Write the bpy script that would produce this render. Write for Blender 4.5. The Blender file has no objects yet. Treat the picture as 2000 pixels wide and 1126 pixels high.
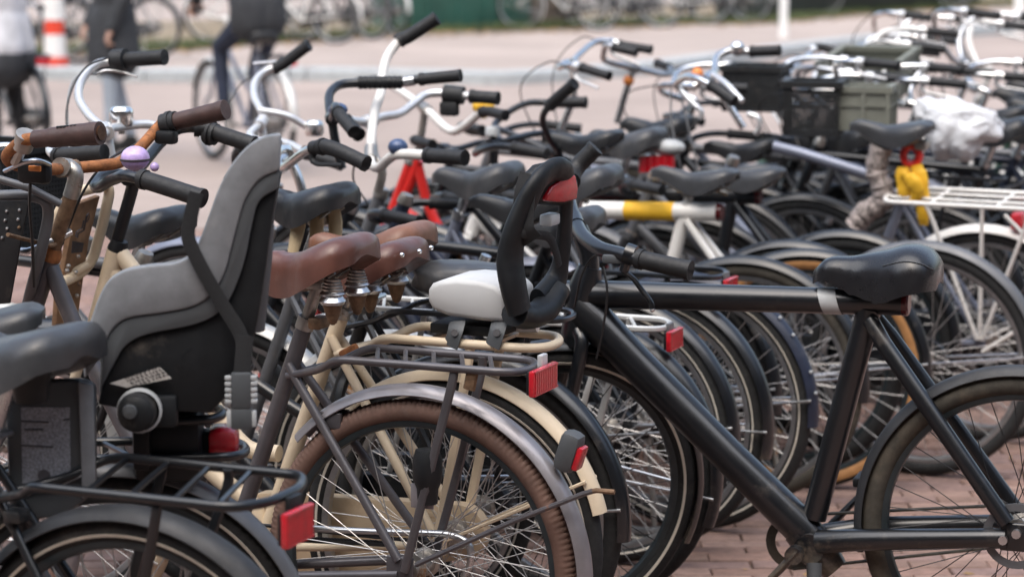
import bpy, bmesh, math, random
from mathutils import Vector, Matrix, Euler
random.seed(7)
R_ = math.radians
sc = bpy.context.scene
COL = sc.collection
# ------------------------------------------------------------------ camera
FPX, CX, CY, PITCH, CAMH = 4722.0, 1000.0, 563.0, R_(8.67), 1.65
cam = bpy.data.cameras.new('camera'); camo = bpy.data.objects.new('camera', cam); COL.objects.link(camo)
cam.sensor_width = 36; cam.lens = FPX * 36 / 2000
camo.location = (0, 0, CAMH); camo.rotation_euler = (math.pi/2 - PITCH, 0, 0)
cam.clip_start = .1; cam.clip_end = 900
cam.dof.use_dof = True; cam.dof.focus_distance = 4.92; cam.dof.aperture_fstop = 3.6
sc.camera = camo
# ------------------------------------------------------------------ sky, sun, exposure
SUN_EL, SUN_ROT = R_(62), R_(200)
w = bpy.data.worlds.new('World'); sc.world = w; w.use_nodes = True
nt = w.node_tree; nt.nodes.clear()
sky = nt.nodes.new('ShaderNodeTexSky'); sky.sky_type = 'NISHITA'; sky.sun_disc = False
sky.sun_elevation = SUN_EL; sky.sun_rotation = SUN_ROT; sky.air_density = 1.2; sky.dust_density = 4; sky.ozone_density = 1.0
hs = nt.nodes.new('ShaderNodeHueSaturation'); hs.inputs['Saturation'].default_value = .85
bg = nt.nodes.new('ShaderNodeBackground'); bg.inputs['Strength'].default_value = .118
wo = nt.nodes.new('ShaderNodeOutputWorld')
nt.links.new(sky.outputs[0], hs.inputs['Color']); nt.links.new(hs.outputs[0], bg.inputs['Color']); nt.links.new(bg.outputs[0], wo.inputs[0])
sl = bpy.data.lights.new('sun', 'SUN'); sl.energy = 1.45; sl.angle = R_(95); sl.color = (1, .985, .965)
so = bpy.data.objects.new('sun', sl); COL.objects.link(so)
# sky rotation r: sun azimuth measured from +Y towards +X
sd = Vector((math.sin(SUN_ROT)*math.cos(SUN_EL), math.cos(SUN_ROT)*math.cos(SUN_EL), math.sin(SUN_EL)))
so.rotation_euler = sd.to_track_quat('Z', 'Y').to_euler()
sc.view_settings.view_transform = 'Standard'; sc.view_settings.look = 'None'
sc.view_settings.exposure = 1.22; sc.view_settings.gamma = 1
sc.view_settings.use_curve_mapping = False
sc.render.engine = 'CYCLES'
sc.cycles.use_denoising = True
sc.cycles.max_bounces = 6; sc.cycles.transparent_max_bounces = 4
# ------------------------------------------------------------------ pixel <-> world
CP, SP = math.cos(PITCH), math.sin(PITCH)
def ray(u, v):
    a = (u-CX)/FPX; b = -(v-CY)/FPX
    return Vector((a, CP + b*SP, -SP + b*CP))
def on_z(u, v, z):
    d = ray(u, v); t = (z-CAMH)/d.z
    return Vector((0, 0, CAMH)) + d*t
def at_d(u, v, dep):
    return Vector((0, 0, CAMH)) + ray(u, v)*dep
def proj(p):
    q = Vector(p) - Vector((0, 0, CAMH))
    de = q.y*CP - q.z*SP; up = q.y*SP + q.z*CP
    return CX + FPX*q.x/de, CY - FPX*up/de, de
# ------------------------------------------------------------------ materials
MATS = {}
def mat(name, col, rough=.5, metal=0, var=.18, vs=18, bump=0, bs=260, rust=0, rustcol=(.22, .085, .03), rs=14, coat=0, dirt=0, dirtcol=(.22, .19, .16), spec=.5, mud=0):
    if name in MATS: return MATS[name]
    m = bpy.data.materials.new(name); m.use_nodes = True
    n = m.node_tree.nodes; L = m.node_tree.links
    p = n['Principled BSDF']
    p.inputs['Metallic'].default_value = metal; p.inputs['Specular IOR Level'].default_value = spec
    if coat: p.inputs['Coat Weight'].default_value = coat; p.inputs['Coat Roughness'].default_value = .22
    tc = n.new('ShaderNodeTexCoord'); oi = n.new('ShaderNodeObjectInfo')
    ad = n.new('ShaderNodeVectorMath'); ad.operation = 'ADD'
    L.new(tc.outputs['Object'], ad.inputs[0])
    cb = n.new('ShaderNodeCombineXYZ'); mu = n.new('ShaderNodeMath'); mu.operation = 'MULTIPLY'; mu.inputs[1].default_value = 37
    L.new(oi.outputs['Random'], mu.inputs[0]); L.new(mu.outputs[0], cb.inputs[0]); L.new(mu.outputs[0], cb.inputs[2])
    L.new(cb.outputs[0], ad.inputs[1])
    def noise(scale, det=4, rg=.6):
        t = n.new('ShaderNodeTexNoise'); t.inputs['Scale'].default_value = scale; t.inputs['Detail'].default_value = det
        t.inputs['Roughness'].default_value = rg; L.new(ad.outputs[0], t.inputs['Vector']); return t.outputs['Fac']
    def mr(src, a, b, c, d):
        q = n.new('ShaderNodeMapRange'); q.inputs[1].default_value = a; q.inputs[2].default_value = b
        q.inputs[3].default_value = c; q.inputs[4].default_value = d; L.new(src, q.inputs[0]); return q.outputs[0]
    def mix(f, a, b):
        q = n.new('ShaderNodeMix'); q.data_type = 'RGBA'
        if hasattr(f, 'links') or not isinstance(f, (int, float)): L.new(f, q.inputs[0])
        else: q.inputs[0].default_value = f
        for s, i in ((a, 6), (b, 7)):
            if isinstance(s, tuple): q.inputs[i].default_value = (*s, 1)
            else: L.new(s, q.inputs[i])
        return q.outputs[2]
    lo = tuple(max(0, c*(1-var)) for c in col); hi = tuple(min(1, c*(1+var)) for c in col)
    c = mix(mr(noise(vs), .3, .7, 0, 1), lo, hi)
    rg = mr(noise(vs*2.3), .3, .7, max(.02, rough*.85), min(1, rough*1.2))
    if dirt:
        f = mr(noise(9, 6, .7), .62-dirt*.3, .85-dirt*.3, 0, min(.9, .35+dirt))
        c = mix(f, c, dirtcol)
    if mud:
        sx = n.new('ShaderNodeSeparateXYZ'); L.new(tc.outputs['Object'], sx.inputs[0])
        hz = mr(sx.outputs[2], .44, .22, -.3, .42)
        am = n.new('ShaderNodeMath'); am.operation = 'ADD'; L.new(hz, am.inputs[0]); L.new(noise(46, 8, .8), am.inputs[1])
        f = mr(am.outputs[0], .66, 1.0, 0, mud); c = mix(f, c, mix(noise(90), (.075, .058, .042), (.20, .155, .11)))
        q = n.new('ShaderNodeMix'); L.new(f, q.inputs[0]); L.new(rg, q.inputs[2]); q.inputs[3].default_value = .9; rg = q.outputs[0]
    if rust:
        f = mr(noise(rs, 8, .75), .66-rust*.35, .74-rust*.35, 0, 1)
        c = mix(f, c, mix(noise(70), tuple(x*.5 for x in rustcol), tuple(x*1.6 for x in rustcol)))
        q = n.new('ShaderNodeMix'); L.new(f, q.inputs[0]); L.new(rg, q.inputs[2]); q.inputs[3].default_value = .85; rg = q.outputs[0]
        if metal:
            L.new(mr(f, 0, 1, metal, 0), p.inputs['Metallic'])
    L.new(c, p.inputs['Base Color']); L.new(rg, p.inputs['Roughness'])
    if bump:
        b = n.new('ShaderNodeBump'); b.inputs['Strength'].default_value = bump; b.inputs['Distance'].default_value = .002
        L.new(noise(bs, 3), b.inputs['Height']); L.new(b.outputs[0], p.inputs['Normal'])
    MATS[name] = m
    return m
K = dict(
 black_paint=mat('black_paint', (.007, .0085, .011), .32, 0, .2, 10, coat=.3, dirt=.12),
 matte_black=mat('matte_black', (.004, .0052, .0075), .34, 0, .2, 9, dirt=.05, coat=.6, spec=.5, mud=.8),
 guard_matte=mat('guard_matte', (.026, .028, .032), .55, 0, .2, 12, bump=.1, dirt=.15, dirtcol=(.09, .08, .07), mud=.7),
 dirty_black=mat('dirty_black', (.012, .013, .015), .45, 0, .2, 9, dirt=.25, dirtcol=(.16, .13, .10)),
 rubber=mat('rubber', (.013, .014, .016), .6, 0, .25, 40, bump=.25),
 tyre=mat('tyre', (.014, .015, .016), .75, 0, .25, 30, bump=.3, bs=300, dirt=.18, dirtcol=(.12, .105, .085)),
 dusty_tyre=mat('dusty_tyre', (.05, .045, .036), .8, 0, .3, 25, bump=.3, dirt=.3, dirtcol=(.13, .105, .075)),
 brown_tyre=mat('brown_tyre', (.135, .078, .060), .75, 0, .25, 22, bump=.25, dirt=.12),
 tan_tyre=mat('tan_tyre', (.40, .20, .075), .65, 0, .2, 20),
 stripe=mat('stripe', (.62, .58, .5), .45, 0, .1),
 rim=mat('rim', (.45, .46, .47), .35, .9, .15, 30, dirt=.15),
 dark_rim=mat('dark_rim', (.03, .04, .045), .4, .3, .2, 20),
 steel=mat('steel', (.60, .61, .62), .30, 1, .12, 25, dirt=.05, dirtcol=(.2, .19, .18)),
 chrome=mat('chrome', (.84, .84, .83), .22, 1, .06, 15, rust=.03),
 old_steel=mat('old_steel', (.42, .40, .37), .38, .9, .2, 30, rust=.28, rustcol=(.16, .08, .035)),
 alloy=mat('alloy', (.74, .75, .76), .36, .6, .1, 20, dirt=.06),
 spoke=mat('spoke', (.42, .41, .40), .42, .8, .15, 40, dirt=.1),
 black_spoke=mat('black_spoke', (.03, .03, .032), .4, .5, .2, 40),
 rusty=mat('rusty', (.30, .115, .038), .68, .15, .4, 55, bump=.6, bs=180, rust=.22, rustcol=(.09, .04, .025), rs=20),
 rust_dark=mat('rust_dark', (.06, .03, .015), .8, 0, .4, 60),
 rusty_stem=mat('rusty_stem', (.20, .125, .075), .55, .4, .4, 60, bump=.5, bs=160, rust=.15, rs=24),
 mauve=mat('mauve', (.092, .087, .095), .36, .35, .16, 14, coat=.2, rust=.02, dirt=.1),
 mauve_guard=mat('mauve_guard', (.27, .258, .275), .34, .45, .16, 12, coat=.2, dirt=.12, dirtcol=(.14, .12, .1)),
 cream=mat('cream', (.66, .55, .40), .42, 0, .12, 9, rust=.10, rustcol=(.28, .12, .04), rs=17, dirt=.12, dirtcol=(.4, .3, .19)),
 cream_dirty=mat('cream_dirty', (.56, .44, .30), .5, 0, .15, 9, rust=.12, rustcol=(.25, .11, .04), dirt=.25, dirtcol=(.3, .2, .12)),
 red=mat('red', (.62, .022, .018), .32, 0, .12, 9, coat=.3),
 white=mat('white', (.74, .73, .70), .38, 0, .06, 9, coat=.2, dirt=.1, dirtcol=(.45, .4, .33)),
 silver=mat('silver', (.60, .60, .58), .36, .35, .08, 9, dirt=.08),
 yellow=mat('yellow', (.80, .46, .025), .62, 0, .12, 12, bump=.5, bs=40),
 bluegrey=mat('bluegrey', (.19, .21, .27), .38, .3, .12, 12, dirt=.1),
 navy=mat('navy', (.018, .024, .045), .4, 0, .2, 12, dirt=.1),
 green=mat('green', (.03, .07, .05), .45, 0, .2, 12, dirt=.1),
 grey_paint=mat('grey_paint', (.12, .125, .135), .4, .2, .15, 12, dirt=.1),
 reflector=mat('reflector', (.50, .005, .016), .2, 0, .2, 60, coat=.8, spec=.8, bump=.5, bs=520),
 reflector_dim=mat('reflector_dim', (.085, .005, .008), .22, 0, .2, 60, coat=.5),
 orange_plastic=mat('orange_plastic', (.75, .25, .06), .4),
 leather=mat('leather', (.105, .044, .033), .34, 0, .28, 12, bump=.12, bs=160, coat=.08, dirt=.1, dirtcol=(.21, .15, .125)),
 leather_tan=mat('leather_tan', (.20, .092, .055), .42, 0, .3, 10, bump=.12, bs=160, dirt=.12, dirtcol=(.26, .18, .14)),
 leather_grey=mat('leather_grey', (.17, .115, .10), .42, 0, .25, 10, bump=.12, bs=160, dirt=.15, dirtcol=(.24, .2, .18)),
 brown_grip=mat('brown_grip', (.062, .034, .03), .5, 0, .25, 30, bump=.3, bs=150),
 saddle_black=mat('saddle_black', (.016, .017, .019), .36, 0, .15, 12, bump=.1, bs=220, dirt=.06),
 saddle_grey=mat('saddle_grey', (.042, .044, .048), .36, 0, .15, 12, bump=.12, bs=220, dirt=.12),
 cover_vinyl=mat('cover_vinyl', (.012, .012, .014), .28, 0, .15, 14, bump=.06, bs=120, coat=.2),
 grey_plastic=mat('grey_plastic', (.20, .21, .225), .46, 0, .14, 30, bump=.2, bs=420, dirt=.16, dirtcol=(.28, .28, .28)),
 mid_plastic=mat('mid_plastic', (.07, .077, .084), .48, 0, .10, 8, bump=.15, bs=420),
 dark_plastic=mat('dark_plastic', (.009, .0105, .0125), .48, 0, .25, 22, bump=.15, bs=420, dirt=.1, spec=.35),
 light_plastic=mat('light_plastic', (.42, .44, .45), .42, 0, .08, 10),
 cushion=mat('cushion', (.50, .51, .515), .5, 0, .05, 8, dirt=.06, dirtcol=(.5, .47, .42)),
 web=mat('web', (.013, .014, .016), .75, 0, .2, 300, bump=.5, bs=900),
 sticker=mat('sticker', (.22, .23, .26), .55, 0, .55, 240),
 paper=mat('paper', (.55, .53, .50), .7, 0, .12, 60, dirt=.2),
 ink=mat('ink', (.04, .035, .04), .6),
 wood=mat('wood', (.23, .135, .075), .65, 0, .3, 35, bump=.3, bs=90, dirt=.25, dirtcol=(.12, .07, .04)),
 violet=mat('violet', (.50, .37, .68), .3, 0, .35, 30, coat=.4),
 blue_bell=mat('blue_bell', (.05, .085, .18), .35, .2, .15, 30, coat=.3),
 crate_green=mat('crate_green', (.17, .178, .15), .55, 0, .15, 10, dirt=.2, dirtcol=(.26, .26, .2)),
 crate_black=mat('crate_black', (.014, .015, .016), .5, 0, .2, 20, dirt=.1),
 bag_white=mat('bag_white', (.62, .64, .67), .36, 0, .16, 9, bump=.8, bs=24),
 beige_cloth=mat('beige_cloth', (.50, .40, .25), .85, 0, .2, 20, bump=.4, bs=60),
 snake=mat('snake', (.30, .26, .245), .75, 0, .9, 85, bump=.4, bs=60),
 cable=mat('cable', (.014, .014, .015), .4),
 grey_cable=mat('grey_cable', (.30, .31, .32), .4),
)
# ------------------------------------------------------------------ mesh building
def cr(pts, n=6, closed=False):
    """Catmull-Rom resample"""
    P = [Vector(p) for p in pts]; out = []
    m = len(P)
    for i in range(m if closed else m-1):
        p0 = P[i-1] if (i > 0 or closed) else P[0]*2-P[1]
        p1 = P[i]; p2 = P[(i+1) % m]
        p3 = P[(i+2) % m] if (i+2 < m or closed) else p2*2-p1
        for k in range(n):
            t = k/n
            out.append(.5*((2*p1)+(p2-p0)*t+(2*p0-5*p1+4*p2-p3)*t*t+(3*p1-p0-3*p2+p3)*t**3))
    if not closed: out.append(P[-1])
    return out
def fillet(pts, r=.03, n=4):
    """polyline with rounded corners"""
    P = [Vector(p) for p in pts]; out = [P[0]]
    for i in range(1, len(P)-1):
        a, b, c = P[i-1], P[i], P[i+1]
        d1 = min(r, (a-b).length*.49); d2 = min(r, (c-b).length*.49)
        s = b+(a-b).normalized()*d1; e = b+(c-b).normalized()*d2
        for k in range(n+1):
            t = k/n; out.append(s*(1-t)**2+b*2*t*(1-t)+e*t*t)
    out.append(P[-1]); return out
class MB:
    def __init__(s): s.v = []; s.f = []
    def tube(s, path, r, n=10, caps=True, flat=1.0, closed=False, up=None):
        P = [Vector(p) for p in path]
        Q = [P[0]]
        for p in P[1:]:
            if (p-Q[-1]).length > 1e-6: Q.append(p)
        P = Q; m = len(P)
        if m < 2: return s
        rr = r if isinstance(r, (list, tuple)) else [r]*m
        if len(rr) != m: rr = [rr[min(len(rr)-1, int(i*len(rr)/m))] for i in range(m)]
        T = []
        for i in range(m):
            a = P[i-1] if (i or closed) else P[0]; b = P[(i+1) % m] if (i < m-1 or closed) else P[-1]
            T.append((b-a).normalized())
        u = Vector(up) if up is not None else (Vector((0, 0, 1)) if abs(T[0].z) < .9 else Vector((0, 1, 0)))
        nrm = (u-T[0]*u.dot(T[0])).normalized()
        o = len(s.v)
        for i in range(m):
            if i:
                nrm = (nrm-T[i]*nrm.dot(T[i]))
                nrm = nrm.normalized() if nrm.length > 1e-6 else Vector((0, 1, 0))
            bi = T[i].cross(nrm)
            for k in range(n):
                a = 2*math.pi*k/n
                s.v.append(P[i]+(nrm*math.cos(a)*flat+bi*math.sin(a))*rr[i])
        rng = m if closed else m-1
        for i in range(rng):
            j = (i+1) % m
            for k in range(n):
                k2 = (k+1) % n
                s.f.append((o+i*n+k, o+i*n+k2, o+j*n+k2, o+j*n+k))
        if caps and not closed:
            s.f.append(tuple(o+k for k in reversed(range(n)))); s.f.append(tuple(o+(m-1)*n+k for k in range(n)))
        return s
    def cyl(s, a, b, r, r2=None, n=16):
        return s.tube([a, b], [r, r if r2 is None else r2], n)
    def box(s, c, size, M=None, bev=0):
        c = Vector(c); x, y, z = (q/2 for q in size); o = len(s.v)
        M = M or Matrix.Identity(3)
        if bev <= 0:
            for dx, dy, dz in ((-x, -y, -z), (x, -y, -z), (x, y, -z), (-x, y, -z), (-x, -y, z), (x, -y, z), (x, y, z), (-x, y, z)):
                s.v.append(c+M @ Vector((dx, dy, dz)))
            for f in ((3, 2, 1, 0), (4, 5, 6, 7), (0, 1, 5, 4), (1, 2, 6, 5), (2, 3, 7, 6), (3, 0, 4, 7)): s.f.append(tuple(o+i for i in f))
        else:
            b = min(bev, x*.9, y*.9, z*.9)
            bm = bmesh.new(); bmesh.ops.create_cube(bm, size=1)
            for q in bm.verts: q.co = Vector((q.co.x*2*x, q.co.y*2*y, q.co.z*2*z))
            bmesh.ops.bevel(bm, geom=bm.edges[:], offset=b, segments=2, affect='EDGES', profile=.5)
            bm.verts.index_update()
            for q in bm.verts: s.v.append(c+M @ q.co)
            for f in bm.faces: s.f.append(tuple(o+q.index for q in f.verts))
            bm.free()
        return s
    def lathe(s, prof, seg=48, origin=(0, 0, 0), axis='y', a0=0, a1=2*math.pi, closedprof=False, mod=None):
        """prof: list of (radius, offset along axis)"""
        o = len(s.v); c = Vector(origin); full = abs(a1-a0-2*math.pi) < 1e-6
        cnt = seg if full else seg+1; m = len(prof)
        for i in range(cnt):
            a = a0+(a1-a0)*i/seg
            for j, (r, h) in enumerate(prof):
                if mod: r, h = mod(i, j, r, h)
                if axis == 'y': p = Vector((r*math.cos(a), h, r*math.sin(a)))
                elif axis == 'z': p = Vector((r*math.cos(a), r*math.sin(a), h))
                else: p = Vector((h, r*math.cos(a), r*math.sin(a)))
                s.v.append(c+p)
        for i in range(seg):
            i2 = (i+1) % cnt
            for j in range(m if closedprof else m-1):
                j2 = (j+1) % m
                s.f.append((o+i*m+j, o+i*m+j2, o+i2*m+j2, o+i2*m+j))
        return s
    def plate(s, pts, off):
        """closed polygon pts extruded by vector off, both caps"""
        P = [Vector(p) for p in pts]; off = Vector(off); n = len(P); o = len(s.v)
        s.v += P; s.v += [p+off for p in P]
        s.f.append(tuple(o+i for i in range(n))); s.f.append(tuple(o+n+i for i in reversed(range(n))))
        for i in range(n):
            j = (i+1) % n; s.f.append((o+j, o+i, o+n+i, o+n+j))
        return s
    def loft(s, secs, closed=True, caps=True):
        n = len(secs[0]); o = len(s.v)
        for q in secs: s.v += [Vector(p) for p in q]
        for i in range(len(secs)-1):
            for k in range(n if closed else n-1):
                k2 = (k+1) % n
                s.f.append((o+i*n+k, o+i*n+k2, o+(i+1)*n+k2, o+(i+1)*n+k))
        if caps and closed:
            s.f.append(tuple(o+k for k in reversed(range(n)))); s.f.append(tuple(o+(len(secs)-1)*n+k for k in range(n)))
        return s
    def ball(s, c, r, n=12, sc3=(1, 1, 1)):
        prof = [(max(1e-4, r*math.sin(math.pi*i/(n//2))), -r*math.cos(math.pi*i/(n//2))) for i in range(n//2+1)]
        o = len(s.v); s.lathe(prof, n, (0, 0, 0), 'z')
        for i in range(o, len(s.v)):
            q = s.v[i]; s.v[i] = Vector((q.x*sc3[0], q.y*sc3[1], q.z*sc3[2]))+Vector(c)
        return s
    def mesh(s, name, m, ang=38, bevel=0):
        me = bpy.data.meshes.new(name); me.from_pydata([tuple(p) for p in s.v], [], s.f)
        bm = bmesh.new(); bm.from_mesh(me)
        bmesh.ops.recalc_face_normals(bm, faces=bm.faces[:])
        if bevel:
            es = [e for e in bm.edges if len(e.link_faces) == 2 and e.calc_face_angle(0) > R_(40)]
            bmesh.ops.bevel(bm, geom=es, offset=bevel, segments=2, affect='EDGES', profile=.5, clamp_overlap=True)
        bm.to_mesh(me); bm.free()
        me.polygons.foreach_set('use_smooth', [True]*len(me.polygons))
        me.set_sharp_from_angle(angle=R_(ang))
        me.materials.append(m); return me
    def build(s, name, m, parent=None, ang=38, bevel=0):
        return link(name, s.mesh(name, m, ang, bevel), parent)
def link(name, me, parent=None):
    o = bpy.data.objects.new(name, me); COL.objects.link(o)
    if parent is not None: o.parent = parent
    return o
def empty(name, parent=None, loc=(0, 0, 0)):
    o = bpy.data.objects.new(name, None); o.empty_display_size = .1; COL.objects.link(o); o.location = loc
    if parent is not None: o.parent = parent
    return o
def tag(o, label, cat, group=None, kind=None):
    o['label'] = label; o['category'] = cat
    if group: o['group'] = group
    if kind: o['kind'] = kind
    return o
CACHE = {}
def cached(key, fn):
    if key not in CACHE: CACHE[key] = fn()
    return CACHE[key]
def copy_tree(o, parent=None):
    c = o.copy(); COL.objects.link(c)
    if parent is not None: c.parent = parent
    for ch in list(o.children): copy_tree(ch, c)
    return c
# ------------------------------------------------------------------ bicycle builder
def interp(tab, t):
    for (a, x), (b, y) in zip(tab, tab[1:]):
        if t <= b:
            f = (t-a)/(b-a) if b > a else 0
            f = f*f*(3-2*f)
            return x+(y-x)*f
    return tab[-1][1]
def interpc(tab, t):
    n = len(tab)
    for i in range(n-1):
        if t <= tab[i+1][0] or i == n-2:
            x0, y0 = tab[i]; x1, y1 = tab[i+1]; h = x1-x0; f = min(1, max(0, (t-x0)/h))
            def sl(j):
                if j == 0 or j == n-1:
                    a, b_ = (tab[0], tab[1]) if j == 0 else (tab[-2], tab[-1]); return (b_[1]-a[1])/(b_[0]-a[0])
                return (tab[j+1][1]-tab[j-1][1])/(tab[j+1][0]-tab[j-1][0])
            m0, m1 = sl(i)*h, sl(i+1)*h
            return (2*f**3-3*f*f+1)*y0+(f**3-2*f*f+f)*m0+(-2*f**3+3*f*f)*y1+(f**3-f*f)*m1
SADDLES = {
 'sport': dict(L=.27, w=[(0, .03), (.06, .062), (.2, .073), (.35, .064), (.5, .042), (.7, .027), (.9, .021), (1, .010)],
               z=[(0, .010), (.1, .018), (.3, .008), (.6, -.008), (.9, -.002), (1, -.014)], d=[(0, .03), (.15, .060), (.4, .078), (.7, .055), (1, .028)]),
 'wide': dict(L=.265, w=[(0, .04), (.05, .085), (.2, .104), (.38, .092), (.55, .056), (.75, .036), (.93, .030), (1, .014)],
              z=[(0, .006), (.1, .024), (.3, .014), (.6, -.006), (.9, .004), (1, -.014)], d=[(0, .045), (.15, .080), (.4, .092), (.7, .066), (1, .032)]),
 'leather': dict(L=.285, w=[(0, .05), (.04, .09), (.15, .104), (.32, .094), (.5, .054), (.72, .032), (.93, .029), (1, .016)],
                 z=[(0, .020), (.06, .034), (.16, .034), (.3, .018), (.5, -.004), (.75, -.010), (.92, -.004), (1, -.016)], b=[(0, -.022), (.1, -.038), (.3, -.070), (.5, -.094), (.65, -.096), (.85, -.072), (1, -.045)]),
 'cover': dict(L=.29, w=[(0, .05), (.06, .092), (.2, .106), (.38, .092), (.55, .062), (.75, .045), (.93, .036), (1, .014)],
               z=[(0, -.004), (.1, .022), (.25, .030), (.45, .014), (.7, -.004), (.9, -.012), (1, -.040)], d=[(0, .055), (.15, .090), (.4, .108), (.6, .088), (.8, .06), (1, .03)]),
}
def saddle_mb(kind, rough=0, seed=0):
    S = SADDLES[kind]; rnd = random.Random(seed); m = MB(); secs = []; N = 22
    for i in range(N+1):
        t = i/N; te = t
        x = -S['L']/2+S['L']*te
        ww = interpc(S['w'], te); top = interpc(S['z'], te); d = interpc(S['d'], te) if 'd' in S else top-interpc(S['b'], te); ring = []
        for k in range(15):
            a = math.pi*k/14
            c, s_ = math.cos(a), math.sin(a)
            y = ww*math.copysign(abs(c)**.75, c); z = top-d+d*abs(s_)**.55-.010*(1-abs(c))*(1 if kind != 'cover' else 0)*(1 if te < .6 else .3)
            if rough:
                g = max(0, 1-abs(te-.62)/.3)*max(0, 1-abs(s_)**1.2)
                y += rough*g*math.sin(te*70+k*.6)*.5; z += rough*g*math.sin(te*62+1+k)*.7
            ring.append((x, y, z))
        for k in range(1, 6):
            f = k/6; ring.append((x, -ww*.93+2*ww*.93*f, top-d+.012*math.sin(math.pi*f)))
        secs.append(ring)
    return m.loft(secs)
BARS = {
 'dutch': [(0, 0, 0), (.005, .05, .002), (.05, .12, .03), (.045, .215, .065), (-.03, .275, .08), (-.12, .285, .078), (-.27, .275, .07)],
 'riser': [(0, 0, 0), (0, .10, 0), (.015, .15, .025), (0, .22, .085), (-.06, .262, .10), (-.14, .272, .10), (-.27, .275, .092)],
 'flat': [(0, 0, 0), (0, .09, .0), (-.015, .18, .02), (-.05, .24, .03), (-.10, .285, .028), (-.20, .335, .02)],
 'high': [(0, 0, 0), (.03, .06, .02), (.07, .12, .11), (.05, .20, .19), (-.03, .265, .21), (-.12, .285, .205), (-.26, .29, .19)],
 'omafiets': [(0, 0, 0), (.04, .05, .0), (.09, .11, .05), (.07, .2, .115), (-.02, .265, .125), (-.12, .285, .115), (-.28, .27, .10)],
}
def lens(b, c, size, parent, n=9):
    """red plate facing backwards with upright prism ribs and a rim"""
    c = Vector(c); dx, dy, dz = size
    m = MB().box(c, (dx, dy, dz), bev=.003)
    for k in range(n):
        m.box(c+Vector((-dx/2-.0006, -dy*.42+dy*.84*k/(n-1), 0)), (.0022, dy*.055, dz*.80))
    m.box(c+Vector((-dx/2-.0005, 0, dz*.44)), (.003, dy*.96, dz*.06)); m.box(c+Vector((-dx/2-.0005, 0, -dz*.44)), (.003, dy*.96, dz*.06))
    o = m.build('tail_light', K['reflector'], parent)
    MB().box(c+Vector((dx/2+.004, 0, 0)), (.007, dy*.9, dz*.9), bev=.002).build('light_housing', K['dark_plastic'], parent)
    return o
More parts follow.
